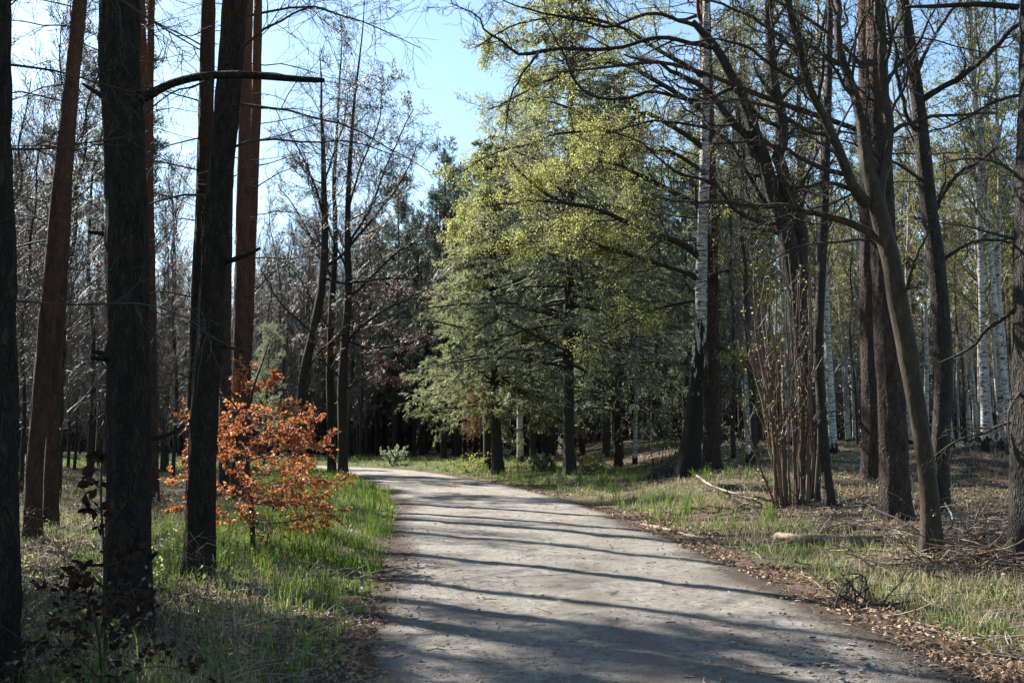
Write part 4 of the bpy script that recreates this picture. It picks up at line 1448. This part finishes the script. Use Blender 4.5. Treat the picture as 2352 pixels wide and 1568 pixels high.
# unseen pines added up-sun, left of the frame, to shade the foreground
for k, (x, y) in enumerate(((-9.8, 11.9), (-13.4, 15.2), (-10.4, 13.7))):
    make_thing('young_pine', ypines[k % 2], (x, y, gz(x, y)), 2.0 + k, .95, 'unseen bushy young pine, added to shade the near left ground', 'tree', 'unseen young shade pines left of the frame')
    taken.append((x, y))
scatter(11, (-30, -8), (5, 24), 3.0, 4, pines, 'pine_tree', 'unseen pine of the left wood, added to cast foreground shade', 'tree', 'unseen shade pines left of the frame', (.9, 1.0), cond=lambda x, y: not in_view(x, y, .8) and x < -8, view=False)  # more unseen pines, scattered as shade casters


# ------------------------------------------------------------------ far-off wood that closes the view
def far_wood(name, label, n, pxr, yr, seed, bark, leaf, conifer):
    rng = np.random.default_rng(seed)
    y = rng.uniform(*yr, n)
    x = (rng.uniform(*pxr, n) - W / 2) / F * y
    d, sgn = road_d(x, y)
    ok = d > 3
    x, y = x[ok], y[ok]
    n = len(x)
    h = rng.uniform(10, 15, n)
    z0 = height(x, y)
    k = 7
    t = np.linspace(0, 1, k)
    P = np.stack([x[:, None] + rng.normal(size=(n, 1)) * .5 * t, y[:, None] + rng.normal(size=(n, 1)) * .5 * t, z0[:, None] - .3 + h[:, None] * t], -1)
    R = rng.uniform(.07, .15, n)[:, None] * np.linspace(1, .2, k)[None]
    mb = MB()
    mb.tubes(P, R, 5)
    B, BR = grow(P, R, 22, .08, .98, .9 if not conifer else 1.3, 2.4, 5, rng, wig=.18, up=.14 if not conifer else .02, rr=.3, fall=.5, rmin=.015)
    mb.tubes(B, BR, 3)
    S, SR = grow(B, BR, 7, .2, 1, .7, 1.0, 3, rng, wig=.2, up=.08, rr=.5, rmin=.012)
    mb.tubes(S, SR, 3)
    if conifer:
        p, tg = along(S, 9, rng, .1, 1)
        mb.needles(p, tg + rng.normal(size=tg.shape) * .6, .4 * rng.uniform(.7, 1.3, len(p)), .09, rng, 1)
    else:
        S2, SR2 = grow(S, SR, 4, .2, 1, .6, .8, 3, rng, wig=.2, up=.06, rr=.6, rmin=.01)
        mb.tubes(S2, SR2, 3)
    # brushwood between the stems
    q = np.repeat(np.stack([x, y, z0], 1), 130, 0)
    q = q + rng.normal(size=q.shape) * [2.2, 2.2, 0] + UP * (rng.random(len(q)) ** 1.6 * 4.2)[:, None]
    mb.needles(q, rng.normal(size=q.shape) * [.6, .6, .9] + UP * .5, .8 * rng.uniform(.5, 1.3, len(q)), .07, rng, 0)
    o = mb.build(name, [M[bark], M[leaf]])
    return stuff(o, label, 'wood')


far_wood('far_wood', 'far-off grey leafless wood behind the left trees', 330, (-120, 840), (84, 125), 501, 'twig_grey', 'leaf_oak', False)
far_wood('far_pine_wood', 'far-off dark pine wood beyond the bend and the birches', 420, (800, 2500), (86, 130), 502, 'twig_dark', 'needle_dark', True)

# ------------------------------------------------------------------ ground cover
def sample_ground(n, rng, y0=4.5, y1=62, dens=None, dmin=.0, side=None, pw=1.35):
    """random places on the forest floor, thinning out with distance."""
    u = rng.random(n)
    y = (y0 ** (1 - pw) + u * (y1 ** (1 - pw) - y0 ** (1 - pw))) ** (1 / (1 - pw))
    x = rng.uniform(-1, 1, n) * (y * .56 + .8)
    d, s = road_d(x, y)
    ok = d > dmin
    if side:
        ok &= (s > 0) == (side > 0)
    if dens is not None:
        ok &= rng.random(n) < dens(x, y, d)
    x, y = x[ok], y[ok]
    return np.stack([x, y, height(x, y)], 1)


rg = np.random.default_rng(300)
# green grass
p = sample_ground(460000, rg, dens=lambda x, y, d: grass_amount(x, y) ** 1.4, dmin=-.28)
d, s = road_d(p[:, 0], p[:, 1])
hh = np.where(s > 0, .07, .19) * (.5 + 1.0 * fbm(p[:, 0] * .9, p[:, 1] * .9, 55)) * rg.uniform(.5, 1.35, len(p)) * (.4 + .7 * ss(-.1, .9, d))
hh = np.where((s <= 0) & (d > 4), hh * .8, hh)
mb = MB()
mb.blades(p - [0, 0, .01], hh, .0045 + .00045 * p[:, 1], rg, 0, .55)
# taller tufts
tp = sample_ground(9000, rg, dens=lambda x, y, d: grass_amount(x, y) * .7 * (d < 4.5))
td, ts = road_d(tp[:, 0], tp[:, 1])
tp = tp[(ts <= 0) | (tp[:, 1] > 17)]
tp = np.repeat(tp, 14, 0) + rg.normal(size=(len(tp) * 14, 3)) * [.05, .05, 0]
mb.blades(tp - [0, 0, .01], rg.uniform(.18, .48, len(tp)), .005 + .0003 * tp[:, 1], rg, 0, .6)
stuff(mb.build('grass', M['grass']), 'fresh green grass along both verges', 'grass')
# dry grass
p = sample_ground(230000, rg, dens=lambda x, y, d: np.clip(np.where(road_d(x, y)[1] > 0, .22 - .16 * ss(2.2, 3.2, d), .22) + .5 * grass_amount(x, y) + .25 * ss(.45, .65, fbm(x * .6, y * .6, 61)), 0, 1) * ss(.1, 1, d))
mb = MB()
mb.blades(p - [0, 0, .01], .16 * rg.uniform(.4, 1.5, len(p)), .004 + .0004 * p[:, 1], rg, 0, 1.3)
stuff(mb.build('dry_grass', M['grass_dry']), 'pale dry grass mixed into the verges', 'grass')


# leaf litter
def litter_d(x, y, d):
    dd, s = road_d(x, y)
    a = np.where(s > 0, .9 * ss(.35, .55, fbm(x * .5, y * .5, 81)) + .5 * (1 - ss(.2, 1.0, d)) * ss(.35, .6, fbm(x * .8, y * .8, 83)) + .75 * ss(1.8, 3, d), (.5 - .4 * ss(8, 13, y) * (1 - ss(1.5, 3, d))))
    return np.clip(a, 0, 1)


p = sample_ground(150000, rg, dens=litter_d, dmin=-.25, y1=50)
mb = MB()
dr = rg.normal(size=(len(p), 3)) * [1, 1, .35]
mb.broad_leaves(p + np.stack([0 * p[:, 0], 0 * p[:, 0], rg.uniform(.004, .03, len(p)) + .03 * (road_d(p[:, 0], p[:, 1])[0] < .15)], 1), dr, .055 * rg.uniform(.5, 1.25, len(p)) * (.85 + .012 * p[:, 1]), rg, 0, width=.36, fold=.22)
# needles and chips of bark worn into the track
chip = sample_ground(26000, rg, dmin=-2.4, y1=34, dens=lambda x, y, d: (d < .1) * np.clip(.25 + .9 * ss(-1.0, 0, d) + .5 * ss(.5, .62, fbm(x * .8, y * .8, 95)), 0, 1))
mb.needles(chip * [1, 1, 0] + [0, 0, .034], rg.normal(size=(len(chip), 3)) * [1, 1, .2], .05 * rg.uniform(.4, 1.8, len(chip)), (.006 * (1 + .05 * chip[:, 1]))[:, None], rg, 0)
clod = sample_ground(900, rg, dmin=-2.4, y1=30, dens=lambda x, y, d: (d < -.2) * .6)
cn = len(clod)
ca = rg.uniform(0, 6.28, cn)
cl = rg.uniform(.05, .22, cn)
CP_ = (clod * [1, 1, 0] + [0, 0, .038])[:, None, :] + np.stack([np.cos(ca), np.sin(ca), 0 * ca], 1)[:, None, :] * (cl[:, None] * np.array([-.5, 0, .5]))[..., None] + rg.normal(size=(cn, 3, 3)) * [.008, .008, .004]
mb.tubes(CP_, np.full((cn, 3), .004) * rg.uniform(.5, 1.6, (cn, 1)), 4)
# few leaves blown onto the road
q = sample_ground(5000, rg, dmin=-2.4, y1=40, dens=lambda x, y, d: (d < -.1) * (.10 + .9 * ss(-1.2, -.1, d) ** 2))
mb.leaves(q * [1, 1, 0] + [0, 0, .035], rg.normal(size=(len(q), 3)) * [1, 1, .15], .04 * rg.uniform(.4, 1.2, len(q)), rg, 0, width=.3, fold=.15)
stuff(mb.build('fallen_leaves', M['litter']), 'dry brown leaves strewn over the forest floor', 'leaves')
# twigs on the floor
p = sample_ground(26000, rg, dens=lambda x, y, d: .25 + .55 * (d > 2.5), dmin=.15, y1=45)
n = len(p)
L = rg.uniform(.08, .7, n) ** 1.3
a = rg.uniform(0, 6.28, n)
dv = np.stack([np.cos(a), np.sin(a), rg.normal(size=n) * .16], 1)
cv = rg.normal(size=(n, 3)) * .12
tt = np.linspace(0, 1, 4)
P = (p + [0, 0, .02])[:, None, :] + dv[:, None, :] * (L[:, None] * tt[None])[..., None] + (cv * L[:, None])[:, None, :] * (tt * (1 - tt) * 2)[None, :, None]
P[..., 2] = np.maximum(P[..., 2], height(P[..., 0].ravel(), P[..., 1].ravel()).reshape(n, 4) + .008)
mb = MB()
mb.tubes(P, rg.uniform(.003, .009, n)[:, None] * (np.linspace(1, .5, 4))[None], 4)
stuff(mb.build('twig_litter', M['stick']), 'dead twigs and sticks littering the forest floor', 'twigs')
# dead stems and brambles standing in the undergrowth
p = sample_ground(9000, rg, dens=lambda x, y, d: np.where(road_d(x, y)[1] > 0, .12, .8) * (d > 1.2), dmin=.8, y1=50)
n = len(p)
a = rg.uniform(0, 6.28, n)
out = np.stack([np.cos(a), np.sin(a), 0 * a], 1)
hgt = rg.uniform(.15, .6, n)[:, None]
P = np.stack([p - [0, 0, .03], p + UP * hgt * .7 + out * hgt * .2, p + UP * hgt + out * hgt * .6, p + UP * hgt * .85 + out * hgt * 1.1, p + UP * hgt * .5 + out * hgt * 1.5], 1)
mb = MB()
R_ = rg.uniform(.0012, .003, n)[:, None] * np.linspace(1, .5, 5)[None]
mb.tubes(P, R_, 3)
S, SR = grow(P, R_, 3, .3, 1, .8, .18, 3, rg, wig=.2, up=.02, rr=.6, rmin=.001)
mb.tubes(S, SR, 3)
q, t = along(S, 2, rg)
k = rg.random(len(q)) < .22
mb.leaves(q[k], t[k] + rg.normal(size=(k.sum(), 3)) * .5, .04, rg, 1)
stuff(mb.build('undergrowth', [M['twig_dark'], M['litter']]), 'dead stems and arching brambles on the forest floor', 'undergrowth')
# fresh seedlings
p = sample_ground(1500, rg, dens=lambda x, y, d: np.where(road_d(x, y)[1] > 0, .05, .5) * (d > 1.5), dmin=1, y1=30, side=-1)
p = np.repeat(p, 9, 0)
p = p + rg.normal(size=p.shape) * [.06, .06, 0] + UP * rg.uniform(.03, .28, len(p))[:, None]
mb = MB()
mb.leaves(p, rg.normal(size=p.shape) * [1, 1, .4], .05 * rg.uniform(.6, 1.3, len(p)), rg, 0, width=.3)
stuff(mb.build('fresh_seedlings', M['leaf_young']), 'fresh pale green seedlings in the left wood', 'seedlings')

# pebbles
q = sample_ground(30000, rg, dmin=-2.6, y1=26, dens=lambda x, y, d: (d < .3) * np.clip(.22 + .5 * ss(-1.0, 0, d) + .9 * np.exp(-((x - 2.3) / .9) ** 2 - ((y - 7.6) / 1.0) ** 2), 0, 1))
n = len(q)
oc = np.array([[1, 0, 0], [0, 1, 0], [-1, 0, 0], [0, -1, 0], [0, 0, 1], [0, 0, -1], [.7, .7, .5], [-.7, .7, .5], [-.7, -.7, .5], [.7, -.7, .5]], float)
of = np.array([[0, 6, 9], [6, 1, 7], [7, 2, 8], [8, 3, 9], [6, 4, 9], [6, 7, 4], [7, 8, 4], [8, 9, 4], [0, 1, 6], [1, 2, 7], [2, 3, 8], [3, 0, 9], [1, 0, 5], [2, 1, 5], [3, 2, 5], [0, 3, 5]])
sz = .0035 + .016 * rg.random(n) ** 5
near = np.exp(-((q[:, 0] - 2.3) / .9) ** 2 - ((q[:, 1] - 7.6) / 1.0) ** 2)
sz = sz * (1 + .7 * near)
V = (q * [1, 1, 0] + [0, 0, .02])[:, None, :] + oc[None] * sz[:, None, None] * rg.uniform(.55, 1.2, (n, 1, 3)) * rg.uniform(.8, 1.2, (n, 10, 1)) * [1, 1, .6]
mb = MB()
mb.add(V, (np.arange(n)[:, None, None] * 10 + of[None]).reshape(-1, 3))
stuff(mb.build('gravel', M['pebble'], smooth=False), 'loose pebbles and grit on the road surface', 'gravel')


# ------------------------------------------------------------------ logs, boughs, mounds
def log(label, pts, w, matn, seed, name='fallen_log', twigs=0, lift=.5, sides=12):
    rng = np.random.default_rng(seed)
    g = np.array([ground(x, y) for x, y in pts])
    r = w / 2 * g[0, 1] / F
    g[:, 2] = height(g[:, 0], g[:, 1]) + r * lift
    o = g[0].copy()
    root = thing(name, label, 'log' if 'log' in name else 'branch', o) if twigs else None
    C = catmull(g, 40)
    rr = r * np.linspace(1, .75 if not twigs else .3, 40)
    nz = 1 + .16 * (vnoise(np.arange(40)[:, None] * .5, np.arange(sides)[None, :] * .9, seed) - .5) * 2
    RR = rr[:, None] * nz
    mb = MB()
    mb.tubes(C[None], RR[None], sides)
    nv = len(mb.V[0])
    mb.F.append((np.arange(sides)[None, ::-1], 0))
    mb.F.append((np.arange(nv - sides, nv)[None, :], 0))
    if twigs:
        mb.build('bough', M[matn], root, o)
        tb = MB()
        T, TR = grow(C[None], rr[None], twigs, .15, 1, .8, .5, 6, rng, wig=.2, up=.03, rr=.5, rmin=.004)
        tb.tubes(T, TR, 4)
        T2, TR2 = grow(T, TR, 3, .2, 1, .8, .2, 4, rng, wig=.2, up=.05, rr=.6, rmin=.003)
        tb.tubes(T2, TR2, 3)
        tb.build('foliage', M[matn], root, o)
        return root
    ob = mb.build(name, M[matn], None, o)
    return tag(ob, label, 'log' if 'log' in name else 'branch')


log('pale barkless log lying along the leaf litter, left of the bent tree', [(1785, 1243), (1860, 1248), (1950, 1251), (2026, 1247)], 20, 'log', 401, lift=1.0)
log('bleached crooked bough lying at the right road edge', [(1478, 1208), (1530, 1219), (1580, 1232), (1630, 1241)], 9, 'log', 402, name='fallen_branch')
log('dark fallen log at the foot of the right edge trunk', [(2190, 1280), (2260, 1288), (2345, 1287)], 20, 'log_dark', 403)
log('short dark board lying in the short grass left of the hazel', [(1549, 1170), (1585, 1171), (1622, 1169)], 7, 'log_dark', 404)
log('curved grey branch arching over the dark litter in the lower right', [(1880, 1437), (1930, 1425), (1975, 1408), (2000, 1406), (2020, 1418)], 8, 'stick', 405, name='fallen_branch', lift=1.0)
log('twiggy dark bough lying across the grass near the right edge', [(1950, 1404), (2050, 1395), (2150, 1378), (2250, 1362), (2340, 1352)], 9, 'log_dark', 406, name='twiggy_bough', twigs=9, lift=1.4)
log('thin fallen bough sloping through the grass left of the hazel clump', [(1600, 1100), (1640, 1125), (1700, 1145), (1740, 1155)], 8, 'stick', 407, name='twiggy_bough', twigs=5, lift=1.5)
log('dark rotting log lying behind the short grass beside the hazel clump', [(1650, 1122), (1710, 1126), (1775, 1130)], 15, 'log_dark', 408)
log('pale stick leaning over the litter right of the bent tree', [(2165, 1305), (2180, 1285), (2200, 1262)], 8, 'log', 409, name='fallen_branch', lift=4)
log('long bleached branch across the brush pile at the right', [(2180, 1300), (2240, 1298), (2300, 1300), (2350, 1304)], 13, 'log', 410, name='fallen_branch', lift=1.2)
log('dark dead bough on the verge below the straight pine', [(500, 1345), (540, 1347), (570, 1352)], 8, 'log_dark', 411, name='fallen_branch', lift=2.0)
log('grey broken bough lying in the shade by the left edge pine', [(65, 1492), (90, 1490), (122, 1483)], 12, 'stick', 412, name='fallen_branch', lift=1.2)
log('long grey branch on the floor between the left edge pines', [(62, 1335), (150, 1332), (240, 1328)], 7, 'stick', 413, name='fallen_branch', lift=1.6)


# brush pile of bleached sticks at the right
def brush(label, cx, cy, n, spread, seed, matn='log'):
    rng = np.random.default_rng(seed)
    c = ground(cx, cy)
    mb = MB()
    k = 6
    p = c + rng.normal(size=(n, 3)) * [spread, spread * .5, 0]
    p[:, 2] = height(p[:, 0], p[:, 1]) + .02 + .16 * rng.random(n) * np.exp(-((p[:, 0] - c[0]) / spread) ** 2)
    d = norm(rng.normal(size=(n, 3)) * [1, .6, .12])
    L = rng.uniform(.25, .9, n)
    Q = np.zeros((n, k, 3))
    Q[:, 0] = p - d * L[:, None] / 2
    for q in range(1, k):
        d = norm(d + rng.normal(size=(n, 3)) * .14)
        Q[:, q] = Q[:, q - 1] + d * L[:, None] / (k - 1)
    hg = height(Q[..., 0].ravel(), Q[..., 1].ravel()).reshape(n, k) + .012
    Q[..., 2] = np.maximum(Q[..., 2], hg)
    mb.tubes(Q, rng.uniform(.006, .017, n)[:, None] * np.linspace(1, .6, k)[None], 6)
    o = mb.build('brushwood', M[matn], None, c)
    stuff(o, label, 'brushwood')


brush('heap of bleached sticks beneath the right edge trunk', 2270, 1300, 130, .55, 421)
brush('long pale sticks strewn between the bent tree and the right edge trunk', 2240, 1265, 120, 1.1, 424)
brush('scattered grey sticks under the scaly brown pine', 2230, 1215, 120, 1.6, 422, 'stick')
brush('dark sticks heaped at the foot of the hazel clump', 1760, 1165, 70, .9, 423, 'log_dark')


def mound(name, label, cx, cy, wx, hz, seed, mt):
    c = ground(cx, cy)
    n = 40
    a = np.linspace(0, 2 * np.pi, n, endpoint=False)
    rr = np.linspace(0, 1, 14)
    A, Rr = np.meshgrid(a, rr)
    rx = wx * c[1] / F
    x = c[0] + np.cos(A) * Rr * rx
    y = c[1] + np.sin(A) * Rr * rx
    nz = fbm(x * 5, y * 5, seed)
    z = height(x.ravel(), y.ravel()).reshape(x.shape) - .04 + hz * c[1] / F * (1 - Rr ** 1.7) * (.75 + .5 * nz)
    V = np.stack([x, y, z], -1)
    i = np.arange(13)[:, None] * n
    j = np.arange(n)[None, :]
    f = np.stack([i + j, i + (j + 1) % n, i + n + (j + 1) % n, i + n + j], -1).reshape(-1, 4)
    mb = MB()
    mb.add(V, f)
    o = mb.build(name, M[mt], None, c)
    return tag(o, label, 'mound')


mound('ant_hill', 'dark earthy ant hill at the left foot of the big old birch', 1525, 1098, 46, 34, 431, 'mulch')


# stumps and little shrubs by the bend
def shrub(label, px, py, hpx, wpx, seed, leaf, nl, ls, name='leafy_shrub', twig='twig_dark', n=16):
    rng = np.random.default_rng(seed)
    b = ground(px, py)
    root = thing(name, label, 'shrub', b)
    Y = b[1]
    P = []
    for k in range(n):
        x0 = b + rng.normal(size=3) * [.12, .12, 0] * wpx / 60
        tip = b + np.array([rng.uniform(-.5, .5) * wpx * Y / F, rng.uniform(-.5, .5) * wpx * Y / F, rng.uniform(.5, 1) * hpx * Y / F])
        mid = (x0 + tip) / 2 + rng.normal(size=3) * .08
        x0[2] = gz(x0[0], x0[1]) - .05
        P.append(catmull(np.array([x0, mid, tip]), 10))
    P = np.array(P)
    R = np.repeat(np.linspace(.012, .004, 10)[None], n, 0)
    sb = MB()
    sb.tubes(P, R, 5)
    cb = MB()
    S, SR = grow(P, R, 8, .25, 1, .7, hpx * Y / F * .3, 5, rng, wig=.2, up=.03, rr=.5, rmin=.003)
    cb.tubes(S, SR, 3)
    p, t = along(S, nl, rng)
    cb.leaves(p, t * .5 + rng.normal(size=t.shape) * .7, ls * rng.uniform(.6, 1.2, len(p)), rng, 1)
    sb.V += cb.V
    off = sb.n
    for f, mi in cb.F:
        sb.F.append((f + off, mi))
    sb.build('crown', [M[twig], M[leaf]], root, b)


shrub('airy shrub with sparse young leaves left of the big old birch', 1545, 1092, 290, 170, 441, 'leaf_young', 3, .07)
shrub('low pale shrub at the foot of the pale fir', 1085, 1085, 45, 130, 442, 'leaf_birch', 6, .08, name='low_shrub')
shrub('low tangled shrub right of the scarred fir trunk', 1352, 1090, 55, 90, 443, 'leaf_birch', 5, .08, name='low_shrub')
shrub('grey-green shrub at the inside of the road bend under the dark pines', 905, 1068, 45, 70, 444, 'needle_pine', 8, .1, name='low_shrub')
shrub('low dark shrub between the two firs', 1245, 1082, 40, 60, 445, 'needle_pine', 8, .1, name='low_shrub')
shrub('bare twiggy bush on the right verge grass in front', 1960, 1385, 70, 90, 446, 'litter', 1, .03, name='twiggy_bush')
print('objects', len(SC.objects), 'polys', sum(len(m.polygons) for m in bpy.data.meshes))
